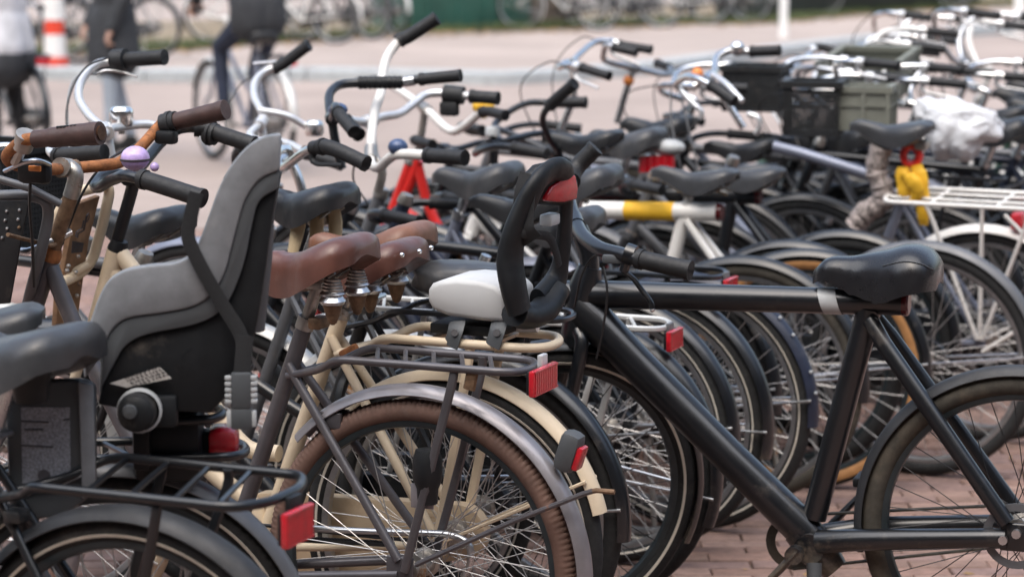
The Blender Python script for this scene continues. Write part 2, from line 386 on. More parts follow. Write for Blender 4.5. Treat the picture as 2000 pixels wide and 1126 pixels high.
class Bike:
    def __init__(b, name, label, hub, yaw=23, lean=0, R=.345, wb=1.12, lod=0, group='bicycles parked side by side in the row', pos=None, cat='bicycle', steer=0):
        b.R = R; b.wb = wb; b.lod = lod
        p = Vector(pos) if pos is not None else on_z(hub[0], hub[1], R)
        b.root = empty(name, None, (p.x, p.y, 0)); b.root.rotation_euler = (R_(lean), 0, math.pi-R_(yaw))
        if group: b.root['group'] = group
        b.root['label'] = label; b.root['category'] = cat
        b.M = Matrix.Translation((p.x, p.y, 0)) @ Euler((R_(lean), 0, math.pi-R_(yaw))).to_matrix().to_4x4()
        b.Mi = b.M.inverted()
        b.n = (14, 10, 7)[lod]
        b.ax = Vector((-.375, 0, .927))
        fh = Vector((wb, 0, R)); b.fh = fh
        b.H0 = fh-Vector((.927, 0, .375))*.055
        b.BB = Vector((.46, 0, .285)); b.ST = Vector((.262, 0, .80))
        b.fork_len = .395; b.htl = .18; b.steer = steer
    def set_head(b, htl=.18, fork_len=.395):
        b.htl = htl; b.fork_len = fork_len
    @property
    def HB(b): return b.H0+b.ax*b.fork_len
    @property
    def HT(b): return b.H0+b.ax*(b.fork_len+b.htl)
    def S(b, p):
        q = Matrix.Rotation(R_(b.steer), 3, b.ax)
        return q @ (Vector(p)-b.H0)+b.H0
    def Sm(b, pts): return [b.S(p) for p in pts]
    def tr(b, u, v, y=0):
        o = b.Mi @ Vector((0, 0, CAMH)); d = b.Mi.to_3x3() @ ray(u, v)
        t = (y-o.y)/d.y
        return o+d*t
    def trs(b, pts, y=None):
        return [b.tr(p[0], p[1], p[2] if len(p) > 2 else (y or 0)) for p in pts]
    def px(b, p): return proj(b.M @ Vector(p))
    # ---- wheels
    def wheel(b, front=False, tyre='tyre', rim='rim', spoke='spoke', tw=.021, stripe=None, tread=0, wall=None, disc=None, dynamo=False):
        R = b.R; seg = (96, 64, 40)[b.lod]
        if tread: seg = tread
        w_ = empty('wheel', b.root)
        c = b.S(b.fh) if front else Vector((0, 0, R))
        w_.location = c
        if front: w_.rotation_euler = (Matrix.Rotation(R_(b.steer), 3, b.ax)).to_euler()
        else: w_.rotation_euler = (0, random.random()*6, 0)
        def ty():
            m = MB(); ns = 12 if b.lod < 2 else 8
            prof = [((R-tw)+tw*math.cos(2*math.pi*k/ns)*1.05, tw*math.sin(2*math.pi*k/ns)) for k in range(ns)]
            def mod(i, j, r, h):
                if tread and i % 3 == 0:
                    if j in (1, 2, ns-1, ns-2): return (r-.0032, h*.95)
                    if j == 0: return (r-.001, h)
                return r, h
            return m.lathe(prof, seg, closedprof=True, mod=mod if tread else None).mesh('tyre', K[tyre], 50)
        link('tyre', cached(('tyre', R, tw, tyre, seg, tread), ty), w_)
        def ri():
            r1 = R-tw*2+.004
            prof = [(r1, -.012), (r1-.006, -.0125), (r1-.014, -.009), (r1-.017, 0), (r1-.014, .009), (r1-.006, .0125), (r1, .012), (r1-.003, 0)]
            return MB().lathe(prof, seg if not tread else 96, closedprof=True).mesh('rim', K[rim], 40)
        link('rim', cached(('rim', R, tw, rim, seg), ri), w_)
        if stripe:
            def sp():
                m = MB()
                for s_ in (-1, 1):
                    m.lathe([(R-tw*1.45, s_*(tw*.93)), (R-tw*1.22, s_*(tw*1.03)), (R-tw*1.2, s_*(tw*.98)), (R-tw*1.45, s_*(tw*.88))], seg, closedprof=True)
                return m.mesh('reflective_stripe', K[stripe])
            link('reflective_stripe', cached(('stripe', R, tw, stripe, seg), sp), w_)
        if wall:
            def wl():
                m = MB()
                for s_ in (-1, 1):
                    m.lathe([(R-tw*1.95, s_*(tw*.62)), (R-tw*1.5, s_*(tw*.98)), (R-tw*1.0, s_*(tw*1.07)), (R-tw*.7, s_*(tw*1.03)), (R-tw*1.0, s_*(tw*.9)), (R-tw*1.9, s_*(tw*.5))], seg, closedprof=True)
                return m.mesh('tyre_sidewall', K[wall])
            link('tyre_sidewall', cached(('wall', R, tw, wall, seg), wl), w_)
        def hu():
            m = MB(); rr = .016 if front else .024
            m.lathe([(.0001, -.062), (.008, -.062), (.008, -.05), (rr*.7, -.048), (rr*.8, -.036), (.031, -.034), (.031, -.029), (rr, -.026), (rr, .026), (.031, .029), (.031, .034), (rr*.8, .036), (rr*.7, .048), (.008, .05), (.008, .062), (.0001, .062)], 18)
            return m.mesh('hub', K['old_steel'])
        link('hub', cached(('hub', front), hu), w_)
        def spk():
            m = MB(); N = 36 if b.lod < 2 else 24; ri_ = R-tw*2-.012
            for k in range(N):
                a = 2*math.pi*k/N; side = 1 if k % 2 else -1; off = (1 if (k//2) % 2 else -1)*1.15
                ah = a+off
                m.tube([(.029*math.cos(ah), side*.031, .029*math.sin(ah)), (ri_*math.cos(a), side*.003, ri_*math.sin(a))], .0011 if b.lod < 2 else .0014, 4, caps=False)
            return m.mesh('spokes', K[spoke])
        so_ = link('spokes', cached(('spokes', R, tw, spoke, b.lod), spk), w_); so_['kind'] = 'stuff'
        return w_
    def guard(b, front=False, m='black_paint', a0=None, a1=None, wd=.056, gap=.014, stay='steel', rstay=.0035, stay_a=None):
        R = b.R; c = b.fh if front else Vector((0, 0, R))
        a0 = a0 if a0 is not None else (40 if not front else 20); a1 = a1 if a1 is not None else (185 if not front else 215)
        r = R+gap; h = wd/2
        prof = [(r-.014, -h), (r-.003, -h*.8), (r+.004, -h*.4), (r+.006, 0), (r+.004, h*.4), (r-.003, h*.8), (r-.014, h), (r-.016, h-.001), (r-.005, h*.78), (r+.002, h*.4), (r+.004, 0), (r+.002, -h*.4), (r-.005, -h*.78), (r-.016, -h+.001)]
        seg = (56, 40, 24)[b.lod]
        mb = MB(); mb.lathe(prof, seg, (0, 0, 0), a0=R_(a0), a1=R_(a1), closedprof=True)
        n_ = len(prof); o = 0; e = seg*n_
        mb.f.append(tuple(range(n_))); mb.f.append(tuple(e+i for i in reversed(range(n_))))
        mb.v = [b.S(c+p) if front else c+p for p in mb.v]
        g = mb.build('mudguard', K[m], b.root, 50)
        if stay_a is not False:
            sa = R_(stay_a if stay_a else (a1-12))
            q = c+Vector((math.cos(sa)*(r-.004), 0, math.sin(sa)*(r-.004)))
            ms = MB()
            for s_ in (-1, 1):
                pts = [c+Vector((0, s_*.066, 0)), q+Vector((0, s_*(h+.003), 0))]
                if front: pts = b.Sm(pts)
                ms.tube(pts, rstay, 6)
            ms.build('mudguard_stay', K[stay], b.root)
        return g
    # ---- frame
    def frame(b, style='gent', m='black_paint', r=.0155, forkm=None, fork=True):
        mb = MB(); n = b.n; HB, HT, BB, ST, R = b.HB, b.HT, b.BB, b.ST, b.R
        sd_ = (ST-BB).normalized()
        mb.tube([HB-b.ax*.006, HT+b.ax*.004], .0195, n)
        mb.tube([BB, ST+sd_*.025], r*1.02, n)
        mb.cyl(BB+Vector((0, -.036, 0)), BB+Vector((0, .036, 0)), .022, n=n)
        if style == 'gent':
            mb.tube([HT-b.ax*.035, ST-sd_*.01], r*.95, n)
            mb.tube([HB+b.ax*.03, BB], r*1.05, n)
        elif style == 'lady':
            mb.tube([HB+b.ax*.025, BB+Vector((.01, 0, .01))], r*1.1, n)
            e = BB.lerp(ST, .42)
            mb.tube(cr([HT-b.ax*.03, HT.lerp(e, .5)+Vector((0, 0, -.05)), e], 8), r, n)
        elif style == 'none':
            mb.tube([HB+b.ax*.02, BB], r*1.1, n)
        elif style == 'swan':
            e = BB.lerp(ST, .30)
            mb.tube(cr([HB+b.ax*.04, HB+Vector((-.16, 0, -.20)), HB+Vector((-.30, 0, -.33)), e], 8), r*1.25, n)
        top = ST-sd_*.03
        for s_ in (-1, 1):
            d = Vector((0, s_*.066, R))
            mb.tube([top+Vector((0, s_*.014, 0)), d+Vector((.012, 0, .02))], r*.55, max(6, n-4))
            mb.tube([BB+Vector((-.01, s_*.022, 0)), BB+Vector((-.12, s_*.05, .015)), d+Vector((.015, 0, -.004))], r*.62, max(6, n-4))
            mb.box(d+Vector((.006, 0, .003)), (.045, .006, .04), bev=.002)
        b.frm = mb.build('frame', K[m], b.root, 45)
        if fork: b.fork(forkm or m)
    def fork(b, m):
        n = b.n; HB = b.HB; mf = MB()
        cr_ = HB-b.ax*.018
        mf.tube(b.Sm([cr_+Vector((0, -.04, 0)), cr_+Vector((0, .04, 0))]), .016, n)
        mf.tube(b.Sm([cr_, HB]), .018, n)
        for s_ in (-1, 1):
            p = [cr_+Vector((0, s_*.038, 0)), cr_-b.ax*.12+Vector((0, s_*.045, 0)), cr_-b.ax*.25+Vector((.002, s_*.052, 0)), b.fh+Vector((-.028, s_*.056, .07)), b.fh+Vector((0, s_*.058, 0))]
            P = cr(p, 5); mf.tube(b.Sm(P), [.0125-.0045*i/(len(P)-1) for i in range(len(P))], max(8, n-2))
        mf.build('fork', K[m], b.root, 45)
        ring = MB().tube(b.Sm([b.HT, b.HT+b.ax*.012, b.HT+b.ax*.012, b.HT+b.ax*.028]), [.023, .023, .0185, .0185], n)
        MB().tube([HB-b.ax*.012, HB+b.ax*.002], .022, n).build('lower_headset', K[getattr(b, 'hsm', 'old_steel')], b.root)
        b.hs = ring.build('headset', K[getattr(b, 'hsm', 'old_steel')], b.root)
    # ---- cockpit
    def cockpit(b, style='dutch', m='chrome', stem=.12, ext=.05, grip='rubber', stemm=None, gl=.125, gr=.0165, br=.0112, trace=None, levers='alloy', bell=None, bellpos=None, cables='cable', tilt=0, rise=1, both=True, w=1.0, stempts=None, grips_on=True, lever_under=True, stemr=.0125):
        n = b.n; top = b.HT+b.ax*stem; hc = top+Vector((ext, 0, .012))
        if trace:
            P = b.trs(trace); path = cr(P, 6); ctr = None
            if stempts: sp = b.trs(stempts)
            else:
                ctr = min(path, key=lambda q: (q-b.S(hc)).length); sp = [b.S(b.HT-b.ax*.01), ctr+(b.S(b.HT)-ctr)*.35, ctr]
        else:
            rt = Matrix.Rotation(R_(tilt), 3, 'Y')
            half = [rt @ Vector((x, y*w, z*rise)) for x, y, z in BARS[style]]
            P = [hc+Vector((q.x, -q.y, q.z)) for q in reversed(half[1:])]+[hc+q for q in half]
            path = b.Sm(cr(P, 6)); sp = b.trs(stempts) if stempts else b.Sm([b.HT-b.ax*.01, top-b.ax*.015, top, hc])
        ms = MB(); spf = fillet(sp, .03, 4) if len(sp) > 2 else sp
        ms.tube(spf, stemr, n)
        e = spf[-1]; k = min(range(len(path)), key=lambda i: (path[i]-e).length)
        k = min(max(k, 1), len(path)-2); dirb = (path[k+1]-path[k-1]).normalized()
        ms.tube([path[k]-dirb*.024, path[k]+dirb*.024], .0185, n)
        b.stem = ms.build('stem', K[stemm or m], b.root, 45)
        hb = MB().tube(path, br, n).build('handlebar', K[m], b.root, 60)
        b.barpath = path
        # grips: last gl of each end
        for rev in (False, True):
            pp = list(reversed(path)) if rev else path
            acc = [pp[0]]; L = 0
            for q in pp[1:]:
                d = (q-acc[-1]).length
                if L+d >= gl: acc.append(acc[-1]+(q-acc[-1])*((gl-L)/d)); break
                L += d; acc.append(q)
            dv = (acc[1]-acc[0]).normalized()
            acc = [acc[0]-dv*.006]+acc
            mm = len(acc); rr = [gr*1.02]+[gr*(1+.05*math.sin(i*2.1)) for i in range(mm-1)]; rr[-1] = gr*1.05
            if grips_on:
                g = MB().tube(cr(acc, 3), gr, n)
                # rounded flange near the inner end
                g.tube([acc[-1]-(acc[-1]-acc[-2]).normalized()*.012, acc[-1]], gr*1.12, n)
                g.tube([acc[0], acc[0]+dv*.008], gr*1.08, n)
                g.build('grip', K[grip], b.root, 45)
            if levers:
                a = acc[-1]; di = (acc[-1]-acc[-2]).normalized()
                dn = Vector((0, 0, -1)); fw = Vector((.35, 0, -.94))
                lv = MB(); c0 = a+di*.02
                lv.tube([c0-di*.013, c0+di*.013], br*1.55, n)
                P2 = [c0, c0+fw*.03, c0+fw*.045-di*.03, c0+fw*.05-di*.08, c0+fw*.055-di*.125]
                lv.tube(cr(P2, 4), [.009, .008, .0065, .006, .0055, .005], 8, flat=.6)
                lv.build('brake_lever', K[levers], b.root, 50)
                if cables:
                    end = b.HB+b.ax*(.06 if rev else .1)+Vector((.03, (.02 if rev else -.02), 0))
                    s0 = c0+fw*.02+di*.02
                    side = (1 if (s0.y > 0) else -1)
                    mid = Vector((max(s0.x, end.x)+.10, s0.y*.55, (s0.z+end.z)/2+.10))
                    MB().tube(cr([s0, s0+di*.05+Vector((.05, 0, .02)), mid, end], 8), .0026, 6).build('brake_cable', K[cables], b.root)
        if bell:
            c = b.trs([bellpos])[0] if bellpos else path[k]+dirb*.07+Vector((0, 0, .03))
            mb = MB().lathe([(.0001, .020), (.012, .019), (.022, .012), (.0265, 0), (.0265, -.006), (.024, -.008), (.0001, -.008)], 20, c, 'z')
            mb.cyl(c+Vector((0, 0, -.03)), c+Vector((0, 0, -.006)), .007, n=8)
            mb.build('bell', K[bell], b.root, 40)
        return hb
    # ---- saddle
    def saddle(b, kind='sport', m='saddle_black', z=.97, x=.235, tilt=0, springs=None, rivets=False, post='steel', scale=1.0, rough=0, yawd=0):
        if not kind:
            MB().tube([b.ST-(b.ST-b.BB).normalized()*.02, b.ST+(b.ST-b.BB).normalized()*.045], .0135, b.n).build('seat_post', K[post], b.root); return None
        me = cached(('saddle', kind, m, rough), lambda: saddle_mb(kind, rough).mesh('saddle', K[m], 60))
        s_ = link('saddle', me, b.root); s_.location = (x, 0, z-.015); s_.rotation_euler = (0, R_(tilt), R_(yawd)); s_.scale = (scale,)*3
        sd_ = (b.ST-b.BB).normalized(); d = .085
        t = (z-.015-d*.9-b.ST.z)/sd_.z
        pt = b.ST+sd_*max(.02, t)
        MB().tube([b.ST-sd_*.02, pt], .0135, b.n).build('seat_post', K[post], b.root)
        cl = MB().tube([b.ST+sd_*.004, b.ST+sd_*.03], .0195, b.n); cl.tube([b.ST+sd_*.017+Vector((-.02, -.02, 0)), b.ST+sd_*.017+Vector((-.02, .022, 0))], .006, 8)
        cl.build('seat_clamp', K[post], b.root)
        rl = MB()
        zz = z-.015-d*.9
        for y in (-.022, .022):
            rl.tube(cr([(x-.10, y*1.6, zz+.03), (x-.05, y, zz+.004), (x+.03, y, zz+.004), (x+.10, y*.5, zz+.035)], 5), .0035, 6)
        rl.box((pt.x, 0, pt.z+.006), (.04, .05, .03), bev=.005)
        rl.build('saddle_rails', K['old_steel'], b.root)
        if springs and len(springs[0]) == 3:
            for (u, v, y) in springs:
                c = b.tr(u, v, y); hp = []
                for i in range(41):
                    a = 2*math.pi*i/10; hp.append(c+Vector(((.013+.008*i/40)*math.cos(a), (.013+.008*i/40)*math.sin(a), .004-.026*i/40)))
                MB().tube(hp, .0034, 6).build('saddle_spring', K['old_steel'], b.root)
                q = MB(); q.lathe([(.0001, -.018), (.021, -.020), (.0265, -.026), (.021, -.031), (.0245, -.036), (.0275, -.041), (.0245, -.047), (.0205, -.049), (.0001, -.049)], 18, c, 'z'); q.build('spring_collar', K['steel'], b.root, 50)
                q = MB(); q.lathe([(.0001, -.047), (.0205, -.047), (.0195, -.054), (.0180, -.055), (.0170, -.063), (.0155, -.064), (.0140, -.073), (.0120, -.076), (.0085, -.086), (.0035, -.090), (.0001, -.090)], 16, c, 'z'); q.build('spring_cone', K['rusty_stem'], b.root, 50)
        elif springs:
            for (dx, y) in springs:
                hp = []; turns = 6
                for i in range(turns*10+1):
                    a = 2*math.pi*i/10; f = i/(turns*10)
                    rr = .0235*(1-max(0, f-.55)*1.45)*(.72+min(1, f*4)*.28)
                    hp.append((x+dx+rr*math.cos(a), y+rr*math.sin(a), z-.07-.088*f))
                q = MB().tube(hp, .0042, 6); q.tube([(x+dx, y, z-.09), (x+dx, y, z-.160)], [.012, .008], 10)
                q.build('saddle_spring', K['old_steel' if b.lod < 2 else 'steel'], b.root)
        if rivets:
            for u, v, y in ((741, 507, .098), (785, 498, .080), (819, 491, .052), (842, 484, .01)):
                MB().ball(b.tr(u, v, y), .0072, 10, (.8, .8, .8)).build('rivet', K['chrome'], b.root)
        return s_
    # ---- rack
    def rack(b, z=.77, x0=.15, x1=-.27, wd=.075, m='black_paint', r=.0065, bars=4, legx=-.10, legm=None, light='reflector', lights=1, diag=True, lx=0, front_attach=True):
        mb = MB(); n = max(6, b.n-4)
        loop = [(x0+.09, -wd*.25, z-.055), (x0, -wd*.55, z-.03), (x0-.05, -wd, z), (x1+.03, -wd, z), (x1, -wd*.45, z-.004), (x1, wd*.45, z-.004), (x1+.03, wd, z), (x0-.05, wd, z), (x0, wd*.55, z-.03), (x0+.09, wd*.25, z-.055)]
        mb.tube(fillet(loop, .03, 4), r, n)
        for k in range(bars):
            f = (k+.6)/bars; xx = (x0-.07)+(x1+.06-(x0-.07))*f
            mb.tube([(xx+(.035 if diag else 0), -wd, z-.001), (xx-(.035 if diag else 0), wd, z-.001)], r*.62, 6)
        b.rk = mb.build('rear_rack', K[m], b.root)
        lg = MB()
        for s_ in (-1, 1):
            lg.tube(fillet([(0, s_*.074, b.R+.005), (legx*.5, s_*.078, b.R+.2), (legx, s_*wd*.98, z-.02), (legx, s_*wd*.92, z)], .03, 3), r*1.15, 8, flat=.7)
        lg.build('rack_leg', K[legm or m], b.root)
        if light:
            lens(b, (x1-.020, 0, z-.032+lx), (.012, .09, .048), b.root, 7)
            MB().box((x1-.008, 0, z-.018+lx), (.010, .035, .05), bev=.003).build('light_bracket', K['grey_paint'], b.root)
        return b.rk
    # ---- drivetrain
    def drive(b, case=None, crank='old_steel', arm=30, ring=True, pedals=True):
        BB = b.BB; R = b.R
        if case:
            pts = []
            for k in range(13):
                a = R_(-90+180*k/12); pts.append((BB.x+.105*math.cos(a), -.038, BB.z+.105*math.sin(a)))
            for k in range(13):
                a = R_(90+180*k/12); pts.append((.0+.062*math.cos(a), -.038, R+.062*math.sin(a)))
            MB().plate(pts, (0, -.036, 0)).build('chain_case', K[case], b.root, 30, .006)
        else:
            m = MB()
            m.lathe([(.095, -.048), (.088, -.051), (.06, -.051), (.058, -.048)], 36, BB, closedprof=True)
            for k in range(5):
                a = 2*math.pi*k/5; m.tube([BB+Vector((.015*math.cos(a), -.049, .015*math.sin(a))), BB+Vector((.065*math.cos(a), -.049, .065*math.sin(a)))], .006, 6)
            m.build('chainring', K[crank], b.root)
            c = MB(); c.tube([BB+Vector((0, -.05, .093)), (0, -.05, R+.036)], .0042, 6); c.tube([BB+Vector((0, -.05, -.093)), (0, -.05, R-.036)], .0042, 6)
            c.build('chain', K['dirty_black'], b.root)
        for s_, aa in ((1, arm), (-1, arm+180)):
            a = R_(aa); d = Vector((math.cos(a), 0, math.sin(a))); o = BB+Vector((0, s_*.085, 0))
            q = MB().tube([BB+Vector((0, s_*.03, 0)), o], .008, 8); q.tube([o-d*.012, o+d*.17], [.015, .010], 10, flat=.55); q.cyl(o+Vector((0, -s_*.012, 0)), o+Vector((0, s_*.012, 0)), .017, n=12)
            q.build('crank', K[crank], b.root)
            if pedals:
                MB().box(o+d*.17+Vector((0, s_*.055, 0)), (.085, .085, .024), bev=.005).build('pedal', K['rubber'], b.root)
    def kickstand(b, m='old_steel'):
        MB().tube([(.10, .05, .3), (.06, .10, .02), (.04, .12, .005)], .008, 8).build('kickstand', K[m], b.root)
    def headlight(b, m='chrome', z=None):
        c = b.S(b.HB+Vector((.07, 0, .03)))
        q = MB().lathe([(.0001, -.04), (.018, -.035), (.03, -.01), (.034, .02), (.032, .026), (.0001, .03)], 18, (0, 0, 0), 'x')
        q.v = [c+p for p in q.v]; q.tube([c, b.S(b.HB)], .005, 6)
        q.build('headlight', K[m], b.root, 40)
    def lock(b, m='dirty_black'):
        c = Vector((.24, 0, b.R+.27)); 
        pts = [c+Vector((.045*math.cos(a)*0+.0, .055*math.cos(a), .065*math.sin(a))) for a in [R_(-70+320*k/16) for k in range(17)]]
        MB().tube(pts, .011, 8, flat=.8).build('frame_lock', K[m], b.root)
    def quick(b, frame='gent', col='black_paint', bar='dutch', barm='chrome', saddle='sport', sm='saddle_black', sz=.97, rack='black_paint', guard='black_paint', tyre='tyre', rim='rim', case='black_paint', stripe=None, forkm=None, light='reflector', bell=None, sx=.235, stilt=0, rackkw=None, barkw=None, r=.0155, levers='alloy', springs=None, spoke='spoke', fguard=None, head=False, wall=None):
        if not saddle: b.ST = b.BB+(b.ST-b.BB)*.60
        b.frame(frame if saddle else 'lady', col, r, forkm)
        b.wheel(False, tyre, rim, spoke, stripe=stripe, wall=wall); b.wheel(True, tyre, rim, spoke, stripe=stripe, wall=wall)
        if guard: b.guard(False, guard); b.guard(True, fguard or guard)
        bk = dict(barkw or {}); bk.setdefault('levers', levers); b.cockpit(bar, barm, bell=bell, **bk)
        b.saddle(saddle, sm, sz, sx, stilt, springs=springs)
        if rack: b.rack(m=rack, light=light, **(rackkw or {}))
        b.drive(case, arm=random.uniform(0, 180))
        b.kickstand()
        if head: b.headlight()
        return b
# ------------------------------------------------------------------ ground
def brick_mat(name, cols, mortar, scale_w, scale_h, bump=.4):
    m = bpy.data.materials.new(name); m.use_nodes = True
    n = m.node_tree.nodes; L = m.node_tree.links; p = n['Principled BSDF']
    tc = n.new('ShaderNodeTexCoord'); br = n.new('ShaderNodeTexBrick')
    br.inputs['Scale'].default_value = 1; br.inputs['Brick Width'].default_value = scale_w; br.inputs['Row Height'].default_value = scale_h
    br.inputs['Mortar Size'].default_value = .004; br.inputs['Color1'].default_value = (*cols[0], 1); br.inputs['Color2'].default_value = (*cols[1], 1); br.inputs['Mortar'].default_value = (*mortar, 1)
    L.new(tc.outputs['Object'], br.inputs['Vector'])
    nz = n.new('ShaderNodeTexNoise'); nz.inputs['Scale'].default_value = .55; nz.inputs['Detail'].default_value = 8; L.new(tc.outputs['Object'], nz.inputs['Vector'])
    mr = n.new('ShaderNodeMapRange'); mr.inputs[1].default_value = .3; mr.inputs[2].default_value = .7; mr.inputs[3].default_value = .84; mr.inputs[4].default_value = 1.14; L.new(nz.outputs[0], mr.inputs[0])
    mx = n.new('ShaderNodeVectorMath'); mx.operation = 'SCALE'; L.new(br.outputs[0], mx.inputs[0]); L.new(mr.outputs[0], mx.inputs['Scale'])
    L.new(mx.outputs[0], p.inputs['Base Color']); p.inputs['Roughness'].default_value = .85
    return m
STREET = brick_mat('street_brick', [(.325, .262, .232), (.288, .23, .20)], (.33, .285, .26), .2, .07)
PATH = brick_mat('path_brick', [(.345, .285, .252), (.315, .255, .222)], (.38, .33, .305), .2, .07)
SAND = mat('sand_joint', (.17, .125, .10), .95, 0, .3, 60, bump=.5)
def sheet(name, x0, x1, y0, y1, z, m):
    o = MB(); o.v = [Vector(p) for p in ((x0, y0, z), (x1, y0, z), (x1, y1, z), (x0, y1, z))]; o.f = [(0, 1, 2, 3)]
    o = o.build(name, m); o['kind'] = 'structure'; return o
ground = sheet('ground', -300, 300, -60, 700, -.03, SAND)
BR = [mat('brick_%s' % n_, c, .82, 0, .22, 26, bump=.5, bs=120, dirt=.18, dirtcol=(.20, .15, .12)) for n_, c in
      (('rose', (.225, .14, .112)), ('brown', (.19, .122, .098)), ('pale', (.26, .172, .142)), ('mauve', (.205, .135, .118)))]
pave = sheet('brick_pavement', -4.2, 5.2, 2.6, 13.0, -.012, SAND)
def brick_mb(sx, sy):
    m = MB(); m.box((0, 0, -.03), (sx, sy, .06), bev=0); 
    return m
bl, bw, jt = .2, .066, .005
def one_brick():
    m = MB(); h = .003; x, y = bl/2, bw/2
    for (dx, dy, z) in ((x, y, -.02), (x, y, -.003), (x-h, y-h, 0)):
        for sx, sy in ((-1, -1), (1, -1), (1, 1), (-1, 1)): m.v.append(Vector((sx*dx, sy*dy, z)))
    for a in (0, 4):
        for k in range(4): m.f.append((a+k, a+(k+1) % 4, a+4+(k+1) % 4, a+4+k))
    m.f.append((8, 9, 10, 11)); return m
brick_meshes = [one_brick().mesh('brick', q, 20) for q in BR]
tmpl = one_brick(); rest = [MB() for _ in BR]
cand = []; row = 0; y = 2.75; brnd = random.Random(3)
while y < 12.95:
    x = -4.1+(row % 2)*(bl+jt)/2+brnd.uniform(-.006, .006)
    while x < 5.05:
        u, v, de = proj((x, y, 0))
        cand.append((x+brnd.uniform(-.0015, .0015), y+brnd.uniform(-.0015, .0015), u, v)); x += bl+jt
    y += bw+jt; row += 1
def brick_rank(c):
    x, y, u, v = c
    if not (0 < u < 2000 and 600 < v < 1126): return 99999
    seen = 1340 < u < 2000 and v > 840
    mid = 560 < u < 1340 and v > 960
    return (1126-v)+(0 if seen else 400 if mid else 900)
cand.sort(key=brick_rank)
for i, (x, y, u, v) in enumerate(cand):
    k = brnd.choices(range(4), (4, 3, 2, 3))[0]; dz = brnd.uniform(-.0025, .002); rz = brnd.uniform(-.012, .012); tx, ty_ = brnd.uniform(-.006, .006), brnd.uniform(-.012, .012)
    if i < 296 and brick_rank((x, y, u, v)) < 9000:
        o = link('brick', brick_meshes[k], pave); o.location = (x, y, dz); o.rotation_euler = (ty_, tx, rz)
    else:
        M = Matrix.Rotation(rz, 3, 'Z'); o0 = len(rest[k].v)
        rest[k].v += [M @ p+Vector((x, y, dz+p.x*tx+p.y*ty_)) for p in tmpl.v]; rest[k].f += [tuple(o0+j for j in f) for f in tmpl.f]
for k in range(4):
    o = rest[k].build('paving_bricks', BR[k], pave, 20); o['kind'] = 'stuff'
street = MB()
street.v = [Vector(p) for p in ((-60, 2, -.006), (-4.2, 2, -.006), (-4.2, 13, -.006), (5.2, 13, -.006), (5.2, 2, -.006), (60, 2, -.006), (60, 60, -.006), (-60, 60, -.006))]
street.f = [(0, 1, 2, 7), (4, 5, 6, 3), (7, 2, 3, 6)]
street = street.build('street', STREET); street['kind'] = 'structure'
# granite kerb curving across the street, traced on the ground, a real step
GRAN = mat('granite', (.35, .375, .385), .75, 0, .18, 14, bump=.4, bs=60)
kp = [on_z(u, v, 0) for u, v in ((-500, 112), (-150, 138), (150, 158), (400, 160), (620, 158), (850, 163), (1000, 165), (1200, 152), (1330, 139), (1480, 118), (1650, 96), (1850, 76), (2050, 62), (2400, 48))]
kerb = empty('granite_kerb', None, tuple(kp[6])); kerb['kind'] = 'structure'
kpath = cr(kp, 10)
# cut into kerb stones of about 1.6 m
seg = [kpath[0]]; L = 0
stones = []
for q in kpath[1:]:
    d = (q-seg[-1]).length; seg.append(q); L += d
    if L > 1.6: stones.append(seg); seg = [q]; L = 0
for sg in stones:
    secs = []; a, b_ = sg[0], sg[-1]
    for i, q in enumerate(sg):
        t = (sg[min(i+1, len(sg)-1)]-sg[max(i-1, 0)]).normalized(); nn = Vector((-t.y, t.x, 0))
        if i == 0: q = q+t*.008
        if i == len(sg)-1: q = q-t*.008
        secs.append([q-kp[6]+nn*o+Vector((0, 0, z)) for o, z in ((0, -.02), (0, .105), (.02, .125), (.24, .13), (.26, .12), (.26, -.02))])
    MB().loft(secs).build('kerb_stone', GRAN, kerb, 30)
# raised path beyond the kerb
far = [(-60, 60), (60, 60)]
pm = MB(); off = [p+Vector((0, .30, 0)) for p in kpath]
n_ = len(off); pm.v = [Vector((p.x, p.y, .115)) for p in off]+[Vector((p.x*1.0, 75, .115)) for p in off]
pm.f = [(i, i+1, n_+i+1, n_+i) for i in range(n_-1)]
path = pm.build('raised_path', PATH); path['kind'] = 'structure'
# grass verge along the quay
def verge_pt(u, v): return on_z(u, v, .115)
vp = [verge_pt(u, v) for u, v in ((-300, 118), (130, 108), (350, 100), (560, 84), (800, 68), (1000, 62), (1150, 56), (1300, 50), (1500, 46), (1700, 28), (1900, 16), (2200, 2))]
vpath = cr(vp, 6)
SOIL = mat('soil', (.20, .155, .10), .95, 0, .4, 5, bump=.6, bs=30)
vm_ = MB(); vm_.v = [p+Vector((0, 0, .012)) for p in vpath]+[p+Vector((p.x*.12, 9, .012)) for p in vpath]
n_ = len(vpath); vm_.f = [(i, i+1, n_+i+1, n_+i) for i in range(n_-1)]
verge = vm_.build('verge', SOIL); verge['kind'] = 'structure'
GRASS = mat('grass', (.075, .10, .035), .7, 0, .45, 3)
gm = MB(); grnd = random.Random(5)
for i in range(9000):
    k = grnd.randrange(len(vpath)-1); q = vpath[k].lerp(vpath[k+1], grnd.random()); q = q+Vector((0, abs(grnd.gauss(.25, .6)), 0))
    h = grnd.uniform(.04, .16); a = grnd.uniform(0, 6.28); d = Vector((math.cos(a), math.sin(a), 0)); l = Vector((grnd.uniform(-.06, .06), grnd.uniform(-.06, .06), h)); w_ = .012
    o = len(gm.v); gm.v += [q+Vector((0, 0, .012))-d*w_, q+Vector((0, 0, .012))+d*w_, q+l]; gm.f.append((o, o+1, o+2))
g = gm.build('grass', GRASS); g['kind'] = 'stuff'
LEAF = mat('dead_leaf', (.24, .15, .07), .8, 0, .4, 3)
lm = MB()
